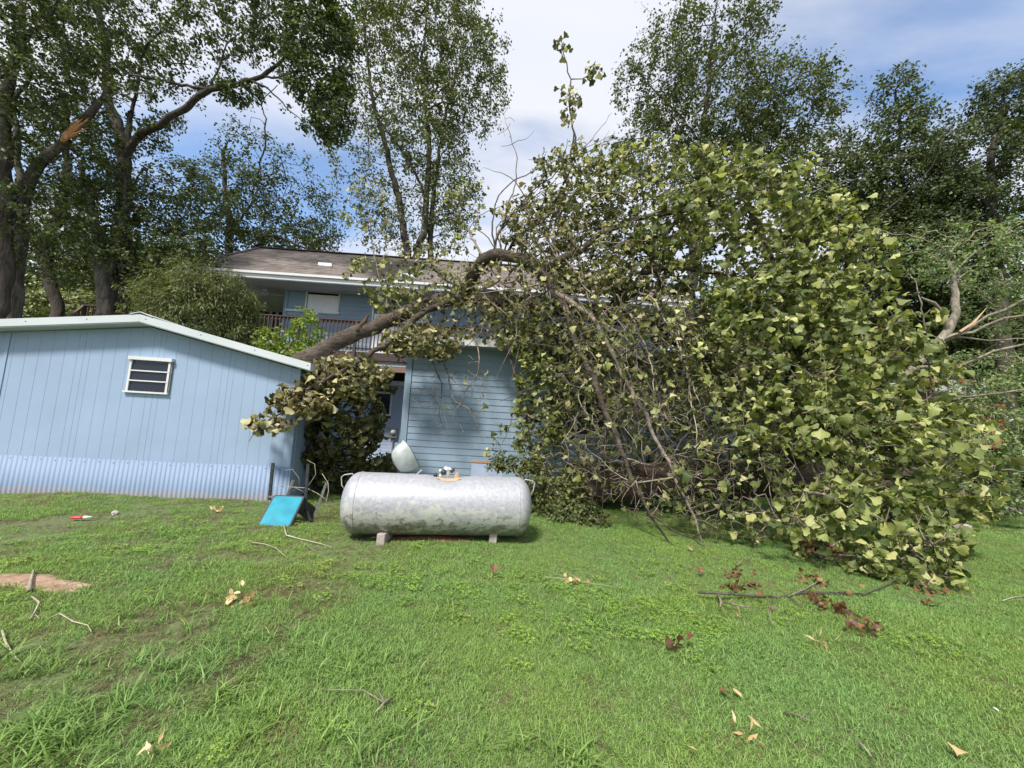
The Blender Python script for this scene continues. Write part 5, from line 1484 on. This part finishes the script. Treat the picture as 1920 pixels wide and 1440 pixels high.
# saplings behind the shed roof, fresh green
for k, (px, py, h, lab) in enumerate(((507, 655, 40, 'bright green leafy shoot behind the shed roof, left of the deck post'), (575, 640, 62, 'tall bright green leafy shoots behind the shed roof, in front of the deck'), (545, 668, 22, 'low bright green leaves just above the shed roof edge'))):
    tree('sapling', lab, 'sapling', [[(px, py + 90, 9.9, .02), (px, py + 20, 9.9, .012), (px + 4, py - h * .6, 9.9, .005)]],
         [(px, py - h * .25, 9.9, 24 + 6 * k, h * .75, .25, 60, 1.2, .0)], 'leaf_fresh', kind='round', size=.12, per=3.2, spread=.06, seed=50 + k, step=.1, tip=.002, barkm='twig', lmul=1.5, group='saplings behind the shed roof', droop=.6)

# ================================================================== second fallen tree on the right
tree('fallen_elm', 'second fallen tree with pale bare branches and fine leaves at the right edge', 'fallen tree',
     [[(1690, 720, 9.6, .13), (1712, 692, 9.5, .125), (1745, 655, 9.4, .12), (1775, 622, 9.3, .115), (1790, 590, 9.3, .10), (1794, 550, 9.3, .085), (1782, 510, 9.3, .065), (1778, 470, 9.3, .03), (1800, 440, 9.3, .01)],
      [(1783, 615, 9.3, .07), (1765, 590, 9.2, .06), (1745, 572, 9.1, .05), (1725, 560, 9, .02)],
      [(1770, 640, 9.3, .05), (1810, 620, 9.0, .045), (1850, 595, 8.7, .04), (1930, 560, 8.3, .03)],
      [(1778, 640, 9.3, .05), (1830, 625, 8.9, .04), (1880, 604, 8.6, .035), (1950, 580, 8.2, .03)],
      [(1740, 700, 9.4, .04), (1800, 680, 9.0, .035), (1870, 655, 8.6, .03), (1950, 640, 8.3, .025)],
      [(1780, 635, 9.3, .03), (1850, 635, 9.2, .02), (1930, 640, 9.0, .015)],
      [(1790, 520, 9.3, .03), (1850, 460, 9.2, .02), (1920, 420, 9.0, .012)],
      [(1780, 480, 9.3, .02), (1830, 430, 9.2, .015), (1890, 410, 9.0, .008)],
      [(1790, 700, 9.6, .03), (1850, 760, 9.4, .02), (1930, 790, 9.2, .015)]],
     [(1860, 490, 9.4, 105, 65, .8, 330, 1.1, .0), (1740, 480, 10.2, 60, 55, .6, 110, .9, .0), (1890, 590, 10.0, 90, 40, .4, 140, .8, .0), (1860, 690, 9.7, 100, 30, .4, 180, 1.0, .0),
      (1880, 745, 9.4, 95, 40, .6, 260, 1.5, .1), (1820, 790, 9.4, 60, 45, .5, 120, 1.0, .0), (1830, 840, 9.2, 80, 45, .5, 220, 1.3, .0), (1900, 850, 8.9, 60, 70, .6, 200, 1.1, .0), (1790, 760, 9.8, 70, 50, .5, 70, .8, .0), (1840, 930, 8.8, 80, 30, .5, 160, 1.1, .0)],
     'leaf_pale', kind='round', size=.095, per=3.6, spread=.08, seed=43, step=.16, barkm='bark_pale', twigm='twig_pale', tip=.0035, ground_it=False, trunkmul=.8, lmul=1.7, tmul=1.4, droop=.2, expo=.4)
MB().tube([at(1800, 622, 9.0), at(1825, 606, 8.9), at(1851, 576, 8.85)], [.03, .028, .003], 6).build('splintered_branch', M['raw_wood'], bpy.data.objects['fallen_elm'])
tree('small_log', 'thin grey log lying in the grass at the right edge', 'log',
     [[(1870, 958, 8.6, .09), (1900, 960, 8.6, .095), (1960, 966, 8.6, .09)]], [(1900, 940, 8.6, 30, 10, .2, 12, .5, 0)], 'leaf_pale', kind='round', size=.08, per=1, seed=44, step=.1, barkm='bark_grey', ground_it=False, tip=.002)
# undergrowth mass in the far back so that no bare horizon shows
def thicket(name, lab, lobes, seed, n_, size, mat='leaf_dark'):
    rg = np.random.default_rng(seed); P_, N_ = [], []
    for l in lobes:
        c = np.array(at(*l[:3])); m_ = int(n_ * l[6]); cl = c + rg.normal(size=(m_ // 14, 3)) * np.array([l[3] * l[2] / FPX, l[5], l[4] * l[2] / FPX]) * .5
        q = np.repeat(cl, 14, 0) + rg.normal(size=(len(cl) * 14, 3)) * .28
        P_.append(q); N_.append(nrm(q - c) + nrm(rg.normal(size=q.shape)))
    P_ = np.concatenate(P_); N_ = np.concatenate(N_) + np.array([0, 0, .4]); P_[:, 2] = np.maximum(P_[:, 2], .02)
    k = len(P_)
    o = build_leaves(name, 'rhomb', P_, N_, rg.normal(size=(k, 3)), size * rg.uniform(.6, 1.2, k), rg.random(k), np.clip(rg.normal(.1, .15, k), 0, 1), M[mat], None)
    return tag(o, lab, None, None, 'stuff')
thicket('undergrowth', 'dark undergrowth and far wood behind house and garage',
        [(1700, 620, 20, 300, 90, 2, 1.0), (1480, 640, 20, 220, 110, 2, .8), (1850, 700, 19, 200, 120, 2, 1.0), (1700, 790, 21, 400, 70, 2, 1.0), (1550, 780, 20, 250, 60, 2, .5),
         (200, 560, 21, 300, 50, 2, .8), (330, 520, 20, 160, 60, 2, .8), (130, 640, 22, 500, 60, 2, .7), (1250, 600, 22, 200, 60, 2, .4), (-100, 500, 21, 160, 120, 2, .5), (2050, 600, 20, 160, 200, 2, .8)], 61, 26000, .22)

# ================================================================== GRASS
def blades_mesh(name, n, rad, hmin, hmax, wid, bend, mat, seed, segs=2, spread=1.0):
    rg = np.random.default_rng(seed)
    a = rg.uniform(0, 2 * np.pi, n); r = rad * np.sqrt(rg.random(n))
    base = np.stack([r * np.cos(a), r * np.sin(a), np.full(n, -0.005)], 1)
    h = rg.uniform(hmin, hmax, n); ad = rg.uniform(0, 2 * np.pi, n); b = bend * rg.uniform(0.3, 1.3, n)
    dirv = np.stack([np.cos(ad), np.sin(ad), np.zeros(n)], 1); tw = ad + np.pi / 2 + rg.normal(0, .5, n); sv = np.stack([np.cos(tw), np.sin(tw), np.zeros(n)], 1)
    V, k = [], 2 * segs + 1
    for s in range(segs + 1):
        t = s / segs
        c = base + dirv * (h * b * t ** 1.7)[:, None] + np.array([0, 0, 1]) * (h * (t - 0.35 * b * t ** 2.5))[:, None]
        if s < segs:
            w = wid * (1 - 0.55 * t ** 1.5) * .5
            V += [c - sv * w, c + sv * w]
        else: V.append(c)
    V = np.stack(V, 1).reshape(-1, 3); F_ = []
    for s in range(segs - 1): F_.append((2 * s, 2 * s + 1, 2 * s + 3, 2 * s + 2))
    F_.append((2 * segs - 2, 2 * segs - 1, 2 * segs))
    fs = [tuple(i * k + q for q in f) for i in range(n) for f in F_]
    me = bpy.data.meshes.new(name); me.from_pydata(V.tolist(), [], fs); me.materials.append(mat)
    at_ = me.attributes.new('rnd', 'FLOAT', 'POINT')
    rn = np.repeat(rg.random(n), k) * 0.75 + np.tile(np.array([0] * (k - 1) + [0.25]), n)
    at_.data.foreach_set('value', rn.astype(np.float32)); me.update()
    return me
def clover_mesh(name, n, rad, size, mat, seed, hh=(0.02, 0.05)):
    rg = np.random.default_rng(seed); vs, fs, rn = [], [], []
    for i in range(n):
        a = rg.uniform(0, 6.283); r = rad * math.sqrt(rg.random()); h = rg.uniform(*hh)
        c = np.array([r * math.cos(a), r * math.sin(a), h]); q = rg.random(); a0 = rg.uniform(0, 6.28)
        for k in range(3):
            t = a0 + k * 2.094; d = np.array([math.cos(t), math.sin(t), rg.uniform(-.1, .35)]); s_ = np.array([-math.sin(t), math.cos(t), rg.uniform(-.1, .1)]); z = size * rg.uniform(.7, 1.2)
            j = len(vs); vs += [c, c + d * z * .6 + s_ * z * .42, c + d * z, c + d * z * .6 - s_ * z * .42]; fs.append((j, j + 1, j + 2, j + 3)); rn += [q] * 4
    me = bpy.data.meshes.new(name); me.from_pydata([tuple(v) for v in vs], [], fs); me.materials.append(mat)
    at_ = me.attributes.new('rnd', 'FLOAT', 'POINT'); at_.data.foreach_set('value', np.array(rn, np.float32)); me.update()
    return me
def scatter(name, label, meshes, P_, idx, rot, scl, cat=None):
    col = bpy.data.collections.new(name + '_source')
    for i, me in enumerate(meshes):
        o = bpy.data.objects.new('%s_clump_%02d' % (name, i), me); col.objects.link(o)
    me = bpy.data.meshes.new(name); me.from_pydata(P_.tolist(), [], [])
    for nm, ty, v in (('pick', 'INT', idx), ('turn', 'FLOAT', rot), ('scl', 'FLOAT', scl), ('tx', 'FLOAT', RNG.normal(0, .07, len(P_)))):
        a = me.attributes.new(nm, ty, 'POINT'); a.data.foreach_set('value', v.astype(np.int32 if ty == 'INT' else np.float32))
    o = bpy.data.objects.new(name, me); link(o)
    ng = bpy.data.node_groups.new(name + '_scatter', 'GeometryNodeTree')
    ng.interface.new_socket('Geometry', in_out='INPUT', socket_type='NodeSocketGeometry'); ng.interface.new_socket('Geometry', in_out='OUTPUT', socket_type='NodeSocketGeometry')
    N = ng.nodes; Lk = ng.links
    gi = N.new('NodeGroupInput'); go = N.new('NodeGroupOutput'); ip = N.new('GeometryNodeInstanceOnPoints'); ci = N.new('GeometryNodeCollectionInfo')
    ci.inputs['Collection'].default_value = col; ci.inputs['Separate Children'].default_value = True; ci.inputs['Reset Children'].default_value = True
    def na(nm, dt):
        q = N.new('GeometryNodeInputNamedAttribute'); q.data_type = dt; q.inputs['Name'].default_value = nm; return q.outputs['Attribute']
    ip.inputs['Pick Instance'].default_value = True
    cx = N.new('ShaderNodeCombineXYZ'); e2 = N.new('FunctionNodeEulerToRotation')
    Lk.new(na('turn', 'FLOAT'), cx.inputs['Z']); Lk.new(na('tx', 'FLOAT'), cx.inputs['X']); Lk.new(cx.outputs[0], e2.inputs[0])
    Lk.new(gi.outputs[0], ip.inputs['Points']); Lk.new(ci.outputs[0], ip.inputs['Instance']); Lk.new(na('pick', 'INT'), ip.inputs['Instance Index'])
    Lk.new(e2.outputs[0], ip.inputs['Rotation']); Lk.new(na('scl', 'FLOAT'), ip.inputs['Scale']); Lk.new(ip.outputs[0], go.inputs[0])
    md = o.modifiers.new('scatter', 'NODES'); md.node_group = ng
    return tag(o, label, cat, None, 'stuff')
def vnoise(x, y, seed, f):
    r_ = np.random.default_rng(seed); out = np.zeros_like(x)
    for k in range(7):
        a = r_.uniform(0, 6.28); w = f * r_.uniform(.6, 1.7); out += np.sin(w * (x * np.cos(a) + y * np.sin(a)) + r_.uniform(0, 6.28) + 1.2 * np.sin(w * .6 * (x * np.sin(a) - y * np.cos(a))))
    return out / 7 * 1.6
def grid(y0, y1, sp):
    ys = np.arange(y0, y1, sp); P_ = []
    for y in ys:
        xm = 1.42 * y + 1.2; x = np.arange(-xm, xm, sp); P_.append(np.stack([x, np.full(len(x), y)], 1))
    P_ = np.concatenate(P_); return P_ + RNG.uniform(-.55, .55, P_.shape) * sp
def allowed(P_):
    x, y = P_[:, 0], P_[:, 1]; ok = np.ones(len(P_), bool)
    for F_, u0, u1, d_ in ((SF, UL, UR, DEP), (GF, 0, GW, 5.0), (HF, -3, 14, 6)):
        u = (x - F_.A.x) * F_.d.x + (y - F_.A.y) * F_.d.y; nn2 = (x - F_.A.x) * F_.n.x + (y - F_.A.y) * F_.n.y
        ok &= ~((u > u0) & (u < u1) & (nn2 < 0.05) & (nn2 > -d_))
    for (cx, cy, rx, ry) in patches:
        q = ((x - cx) / rx) ** 2 + ((y - cy) / ry) ** 2 + .35 * vnoise(x, y, 77, 14)
        ok &= (q > 0.45 + 0.5 * RNG.random(len(x))) | (RNG.random(len(x)) < 0.10)
    return ok
Pn = np.concatenate([grid(1.2, 4.2, .062), grid(4.2, 7.5, .085), grid(7.5, 16.5, .16)])
Pn = Pn[allowed(Pn)]
x, y = Pn[:, 0], Pn[:, 1]
# left side: thin, weedy ground; right side: close lawn
leftness = np.clip((-1.0 - x + 0.25 * (y - 3)) / 1.6, 0, 1)
bare = vnoise(x, y, 5, 2.6) * .7 + vnoise(x, y, 6, 7) * .3
keep = RNG.random(len(x)) > np.clip(leftness * (0.10 + 0.75 * np.clip(bare, 0, 1)), 0, .93) 
keep &= RNG.random(len(x)) > 0.06
nearshed = (y > 6.4) & (x < -3.8); keep &= ~(nearshed & (RNG.random(len(x)) < .45))
Pn, leftness = Pn[keep], leftness[keep]; x, y = Pn[:, 0], Pn[:, 1]
Z = gheight(x, y)
far = y > 7.5
gm = [blades_mesh('grass_clump', 84, .085, .018, .046, .0040, .95, M['blade'], 70 + k) for k in range(6)]
gm += [blades_mesh('grass_clump', 50, .085, .022, .058, .0052, 1.05, M['blade_coarse'], 80 + k) for k in range(3)]
gm += [blades_mesh('grass_clump', 46, .085, .012, .040, .0042, 1.6, M['thatch'], 90 + k) for k in range(2)]
rr_ = RNG.random(len(x)); tn_ = vnoise(x, y, 9, 1.6)
pick = np.where(rr_ < .72, RNG.integers(0, 6, len(x)), np.where(rr_ < .90, RNG.integers(6, 9, len(x)), RNG.integers(9, 11, len(x))))
m1 = (leftness > .3) & (RNG.random(len(x)) < .45); dryz = (leftness > .2) & (vnoise(x, y, 5, 2.6) * .7 + vnoise(x, y, 6, 7) * .3 > .12) & (RNG.random(len(x)) < .6)
scl_dry = dryz
pick = np.where(dryz, RNG.integers(9, 11, len(x)), pick); m1 &= ~dryz
pick = np.where(m1, np.where(RNG.random(len(x)) < .35, RNG.integers(9, 11, len(x)), RNG.integers(6, 9, len(x))), pick)
scl = RNG.uniform(.75, 1.25, len(x)) * np.where(far, 1.5, 1.0) * (1 + .18 * np.clip(vnoise(x, y, 15, 2.0), -1, 1))
scatter('grass', 'short green lawn grass growing over the yard', gm, np.stack([x, y, Z], 1), pick, RNG.uniform(0, 6.28, len(x)), scl)
print('grass clumps', len(x))
# broad bright weeds (clover) in drifts
Pc = np.concatenate([grid(1.6, 6.5, .10)]); Pc = Pc[allowed(Pc)]; x, y = Pc[:, 0], Pc[:, 1]
def near(px, py, r):
    a, b_ = gp(px, py); return np.exp(-(((x - a) / r) ** 2 + ((y - b_) / (r * .55)) ** 2))
w = .55 * near(1320, 1200, .45) + near(1180, 1150, .9) * .7 + near(950, 1110, .9) * .6 + near(1770, 1230, .35) * .8 + near(700, 1080, .8) * .5 + near(1250, 1080, .5) * .6 + near(560, 1390, .3) * .8 + near(380, 1000, 1.2) * .4 + near(100, 1060, 1) * .3
k_ = RNG.random(len(x)) < np.clip(w * (.5 + .6 * vnoise(x, y, 12, 6)), 0, .8); x, y = x[k_], y[k_]
cm = [clover_mesh('weed_clump', 26, .08, .014, M['clover'], 100 + k) for k in range(4)]
scatter('clover', 'patches of bright yellow green clover in the lawn', cm, np.stack([x, y, gheight(x, y)], 1), RNG.integers(0, 4, len(x)), RNG.uniform(0, 6.28, len(x)), RNG.uniform(.8, 1.3, len(x)))
# coarse tufts of crabgrass
spots = []
rgt = np.random.default_rng(31)
for (px, py, r, cnt, sc) in ((330, 1000, .45, 46, .85), (380, 1130, .5, 16, .8), (250, 1165, .5, 16, .9), (540, 1230, .6, 14, .9), (420, 1260, .55, 14, .95), (230, 1260, .35, 14, 1.), (130, 1350, .3, 22, 1.1),
        (60, 1400, .25, 20, 1.1), (330, 1330, .3, 14, 1), (720, 1260, .4, 14, .9), (690, 1400, .12, 5, 1.1), (1130, 1150, .35, 16, .9), (1000, 1190, .35, 8, .9), (830, 1150, .3, 6, .9), (1070, 1420, .15, 6, 1.1),
        (960, 1400, .1, 4, 1), (60, 1250, .3, 18, 1.1), (470, 1150, .4, 12, .8), (1090, 1200, .4, 5, .8), (1280, 1120, .5, 5, .8), (150, 1050, .8, 16, .7), (620, 1040, .5, 9, .7), (1250, 960, .6, 14, .8), (1400, 1000, .5, 10, .8),
        (450, 940, 1.2, 34, .6), (120, 935, 1.5, 24, .55), (320, 925, 1.4, 36, .55)):
    a, b_ = gp(px, py)
    for q in range(cnt):
        spots.append((a + rgt.normal() * r * .6, b_ + rgt.normal() * r * .35, sc * rgt.uniform(.6, 1.15)))
spots = np.array(spots); okk = allowed(spots[:, :2]) & (spots[:, 1] > 1.5); spots = spots[okk]
tm = [blades_mesh('tuft', 13, .045, .06, .15, .0080, 1.15, M['blade_coarse'], 110 + k, 4) for k in range(5)]
scatter('coarse_grass', 'coarse tufts of crabgrass standing above the lawn', tm, np.stack([spots[:, 0], spots[:, 1], gheight(spots[:, 0], spots[:, 1])], 1), RNG.integers(0, 5, len(spots)), RNG.uniform(0, 6.28, len(spots)), spots[:, 2])

# ================================================================== DEBRIS
def stick(label, pts, r, name='stick', mat='twig_pale', lift=.03, fork=None, cat='stick'):
    P3 = [onz(px, py) + Vector((0, 0, lift + float(gheight(onz(px, py).x, onz(px, py).y)))) for px, py in pts]
    P3 = [p + Vector((0, 0, random.uniform(-.008, .012))) for p in P3]
    m_ = MB().tube(P3, [r * (1 - .55 * i / (len(P3) - 1)) for i in range(len(P3))], 6)
    for fk in (fork or []):
        Q = [onz(px, py) + Vector((0, 0, lift + .01 * i)) for i, (px, py) in enumerate(fk)]
        m_.tube(Q, [r * .5 * (1 - .6 * i / max(1, len(Q) - 1)) for i in range(len(Q))], 5)
    o = m_.build(name, M[mat], None, True)
    # origin at the first point
    v0 = P3[0].copy(); o.data.transform(Matrix.Translation(-v0)); o.location = v0
    return tag(o, label, cat, 'sticks lying on the lawn')
stick('thick pale stick end standing at the edge of the sand patch', [(52, 1120), (56, 1100), (61, 1080)], .014, lift=.04)
stick('pale zigzag stick just below the sand patch', [(57, 1128), (72, 1140), (62, 1160), (54, 1172)], .008, fork=[[(62, 1158), (72, 1170)]])
stick('pale bent stick on thin grass right of the zigzag stick', [(88, 1170), (110, 1163), (135, 1176), (163, 1180), (170, 1192)], .006)
stick('long pale curved stick at the left edge of the lawn', [(2, 1195), (8, 1215), (22, 1235), (38, 1255)], .007)
stick('long bare twig running from the teal table towards the tank', [(531, 990), (536, 1012), (560, 1018), (600, 1024), (622, 1030)], .009, fork=[[(560, 1018), (590, 1040)], [(536, 1008), (520, 1020)]])
stick('curved pale twig in front of the teal table', [(470, 1028), (495, 1031), (515, 1040), (535, 1055)], .007)
stick('grey forked stick in the middle of the front lawn', [(735, 1318), (722, 1330), (702, 1350)], .009, mat='twig', fork=[[(722, 1330), (706, 1305)], [(722, 1330), (680, 1308), (600, 1310)]])
stick('faint fork of grey twig low on the right lawn', [(1470, 1348), (1500, 1358), (1520, 1366)], .005, mat='twig', fork=[[(1500, 1358), (1532, 1335)]])
stick('fine fallen spray with a tan leaf cluster before the tank', [(1020, 1085), (1070, 1090), (1120, 1098), (1160, 1102)], .004, fork=[[(1070, 1090), (1020, 1075)], [(1090, 1093), (1040, 1068), (1080, 1062)]])
stick('thin pale twig lying in grass at the right edge', [(1880, 1135), (1900, 1128), (1925, 1122)], .006, fork=[[(1890, 1132), (1925, 1130)]])
stick('hair-thin grass-covered twig at the bottom right', [(1610, 1410), (1625, 1425), (1635, 1440)], .006)
# branch sprawled by the tipped table: twigs caught among its legs
tw_ = thing('bare_branch', at(640, 975, 6.3), 'bare forked branch caught among the legs of the teal table', 'branch')
for pts, r in (((((613, 985, 6.2)), (612, 940, 6.2), (616, 920, 6.2), (615, 905, 6.25), (604, 888, 6.3)), .013), (((613, 938, 6.2), (595, 925, 6.25), (575, 915, 6.3), (545, 913, 6.4), (525, 912, 6.5)), .010),
               (((575, 915, 6.3), (592, 890, 6.4), (590, 870, 6.45), (575, 862, 6.5)), .008), (((562, 913, 6.4), (560, 895, 6.4), (548, 880, 6.4)), .006), (((604, 905, 6.3), (618, 900, 6.3)), .005),
               (((545, 913, 6.4), (500, 910, 6.6), (472, 909, 6.7)), .005), (((550, 880, 6.5), (530, 881, 6.6)), .005), (((575, 925, 6.4), (555, 915, 6.4), (548, 922, 6.4)), .006)):
    r *= .62
    MB().tube([at(*p) for p in pts], [r * (1 - .5 * i / (len(pts) - 1)) for i in range(len(pts))], 6).build('twig', M['twig_pale'], tw_, True)

# dead-leaved branch in front of the crown
db = thing('dead_branch', onz(1500, 1112), 'grey branch with rust brown dead leaves lying on the lawn before the crown', 'branch')
def gpt(px, py, z=.05): return onz(px, py, z)
BR = [([(1308, 1110), (1345, 1112), (1400, 1116), (1460, 1120), (1500, 1112), (1560, 1110), (1620, 1114), (1655, 1100), (1690, 1080), (1720, 1085)], .014),
      ([(1345, 1112), (1352, 1128), (1350, 1138)], .012), ([(1356, 1128), (1390, 1136), (1412, 1140)], .011), ([(1480, 1120), (1500, 1132), (1520, 1155)], .006), ([(1478, 1118), (1510, 1104), (1535, 1090), (1540, 1060), (1538, 1040)], .009),
      ([(1560, 1110), (1590, 1125), (1600, 1140)], .005), ([(1450, 1118), (1440, 1150), (1450, 1170)], .005), ([(1380, 1060), (1400, 1045), (1415, 1035)], .006)]
for k, (pts, r) in enumerate(BR):
    P3 = [gpt(px, py, .06 + .02 * math.sin(i * 1.7)) for i, (px, py) in enumerate(pts)]
    MB().tube(P3, [r * (1 - .6 * i / (len(P3) - 1)) for i in range(len(P3))], 7).build('limb' if k == 0 else 'twig', M['twig' if k else 'bark_grey'], db, True)
def leafpile(name, spots_, mat, parent, size, seed, kind='oak', zup=.10, up=.3):
    rg = np.random.default_rng(seed); P_ = []
    for (px, py, n_, s_) in spots_:
        c = np.array(gpt(px, py, .05)); q = c + rg.normal(size=(n_, 3)) * np.array([s_, s_ * .7, 0]); q[:, 2] = np.abs(rg.normal(0, zup, n_)) * .6 + .03; P_.append(q)
    P_ = np.concatenate(P_); k = len(P_)
    return build_leaves(name, kind, P_, rg.normal(size=(k, 3)) + np.array([0, -.5, up]), rg.normal(size=(k, 3)), size * rg.uniform(.6, 1.1, k), rg.random(k), np.zeros(k), M[mat], parent)
tag(leafpile('dead_leaves', [(1378, 1080, 12, .05), (1376, 1102, 16, .06), (1392, 1100, 10, .05), (1413, 1100, 10, .04), (1520, 1090, 20, .08), (1530, 1125, 22, .07), (1535, 1140, 14, .05), (1551, 1140, 10, .04), (1572, 1138, 8, .03), (1590, 1118, 16, .08),
    (1432, 1132, 4, .03), (1730, 1105, 22, .10), (1748, 1132, 8, .04)], 'leaf_dead', db, .062, 5), kind='stuff')
tag(leafpile('dead_leaves', [(1515, 1045, 24, .10), (1560, 1042, 26, .10)], 'leaf_dead', oak, .10, 6, zup=.25), kind='stuff')
def litter(name, label, cat, px, py, n_, s_, mat, size, seed, group=None, kind='oak', up=.3):
    c = onz(px, py); root = thing(name, c, label, cat, group)
    tag(leafpile('leaves', [(px, py, n_, s_)], mat, root, size, seed, kind, .07, up), kind='stuff')
    return root
litter('dead_leaf_cluster', 'upper clump of rust brown dead leaves right below the dead branch', 'dead leaves', 1592, 1155, 26, .07, 'leaf_dead', .068, 11, 'leaf clusters on the lawn')
litter('dead_leaf_cluster', 'long low clump of rust brown dead leaves trailing to a twig', 'dead leaves', 1622, 1182, 26, .08, 'leaf_dead', .062, 12, 'leaf clusters on the lawn')
litter('dead_leaf_cluster', 'tan curled leaf cluster under the rust brown clumps', 'dead leaves', 1533, 1200, 9, .035, 'leaf_tan', .11, 13, 'leaf clusters on the lawn', 'lance')
litter('dead_leaf_cluster', 'pair of tan pointed leaves below the forked end of the dead branch', 'dead leaves', 1380, 1150, 5, .03, 'leaf_tan', .11, 14, 'leaf clusters on the lawn', 'lance')
litter('dead_leaf_cluster', 'starry tan leaf cluster low in the right half of the front lawn', 'dead leaves', 1405, 1378, 11, .04, 'leaf_tan', .085, 15, 'leaf clusters on the lawn', 'lance')
litter('dead_leaf_cluster', 'tan curled leaf cluster at the bottom left of the lawn', 'dead leaves', 288, 1410, 8, .03, 'leaf_tan', .07, 16, 'leaf clusters on the lawn', 'lance')
litter('dead_leaf_cluster', 'flat cream leaf cluster on the left lawn below the teal table', 'dead leaves', 450, 1124, 12, .06, 'leaf_tan', .09, 17, 'leaf clusters on the lawn', 'round')
litter('dead_leaf_cluster', 'cream leaf cluster on the fine spray before the tank', 'dead leaves', 1074, 1086, 10, .06, 'leaf_tan', .08, 18, 'leaf clusters on the lawn', 'round')
litter('dead_leaf_cluster', 'small pale leaves between shed wall and teal table', 'dead leaves', 402, 956, 8, .10, 'leaf_tan', .09, 19, 'leaf clusters on the lawn', 'round')
litter('dead_leaf_cluster', 'small dark brown curled leaves near the middle of the lawn', 'dead leaves', 1275, 1210, 6, .05, 'leaf_dead', .07, 20, 'leaf clusters on the lawn')
def single(label, px, py, mat, size, rot, kind='round', tilt=.3):
    tv, tf = leaf_template(kind); c = onz(px, py, .05)
    me = bpy.data.meshes.new('fallen_leaf'); me.from_pydata([tuple(q * size) for q in tv], [], tf); me.materials.append(M[mat])
    for nm, v in (('rnd', .6), ('tone', 0)):
        a = me.attributes.new(nm, 'FLOAT', 'POINT'); a.data.foreach_set('value', [v] * len(tv))
    o = bpy.data.objects.new('fallen_leaf', me); o.location = c; o.rotation_euler = (tilt, .15, rot); link(o)
    return tag(o, label, 'leaf', 'single leaves on the lawn')
single('smooth tan oval leaf above the starry tan cluster', 1392, 1308, 'leaf_tan', .065, .5)
single('dark brown curled leaf beside the smooth tan oval leaf', 1370, 1300, 'leaf_dead', .06, 1.5, 'oak')
single('lobed tan leaf near the bottom right corner', 1795, 1418, 'leaf_tan', .07, -.8, 'oak')
single('white upright leaf scrap on the lawn by the right edge', 1874, 1334, 'litter_white', .03, .2)
single('pale long leaf in grass at the lower right, left of the starry cluster', 1310, 1408, 'leaf_tan', .06, 1.4, 'lance')
single('cream leaf in the grass right of the fallen crown', 1905, 1069, 'leaf_tan', .16, 1.5, 'lance')
single('pale round leaf on the lawn under the long hanging twig', 1297, 1032, 'leaf_tan', .10, .1)
single('rust brown leaf alone in the grass left of the dead branch', 1315, 1078, 'leaf_dead', .09, .1, 'oak', .9)
single('dark leaf standing in the grass in front of the tank', 925, 1076, 'leaf_dead', .09, .1, 'oak', 1.1)
# crushed bottle
lt = thing('crushed_bottle', onz(148, 970, .04), 'crushed red and white plastic bottle in front of the shed', 'bottle')
c = onz(150, 970, .05)
MB().lathe([(-.09, .0), (-.085, .03), (-.03, .034), (0, .026), (.04, .033), (.045, 0)], c, (1, .25, .05), 12, 1, .6).build('label_sleeve', M['litter_red'], lt, True)
MB().lathe([(.046, .0), (.047, .03), (.08, .024), (.10, .012), (.13, .012), (.131, 0)], c, (1, .25, .05), 12, 1, .6).build('neck', M['litter_white'], lt, True)
p = onz(215, 965); rock('stone', p + Vector((0, 0, .02)), .06, .04, .035, M['concrete'], 'small grey stone in the grass right of the crushed bottle', 'stone', 6)
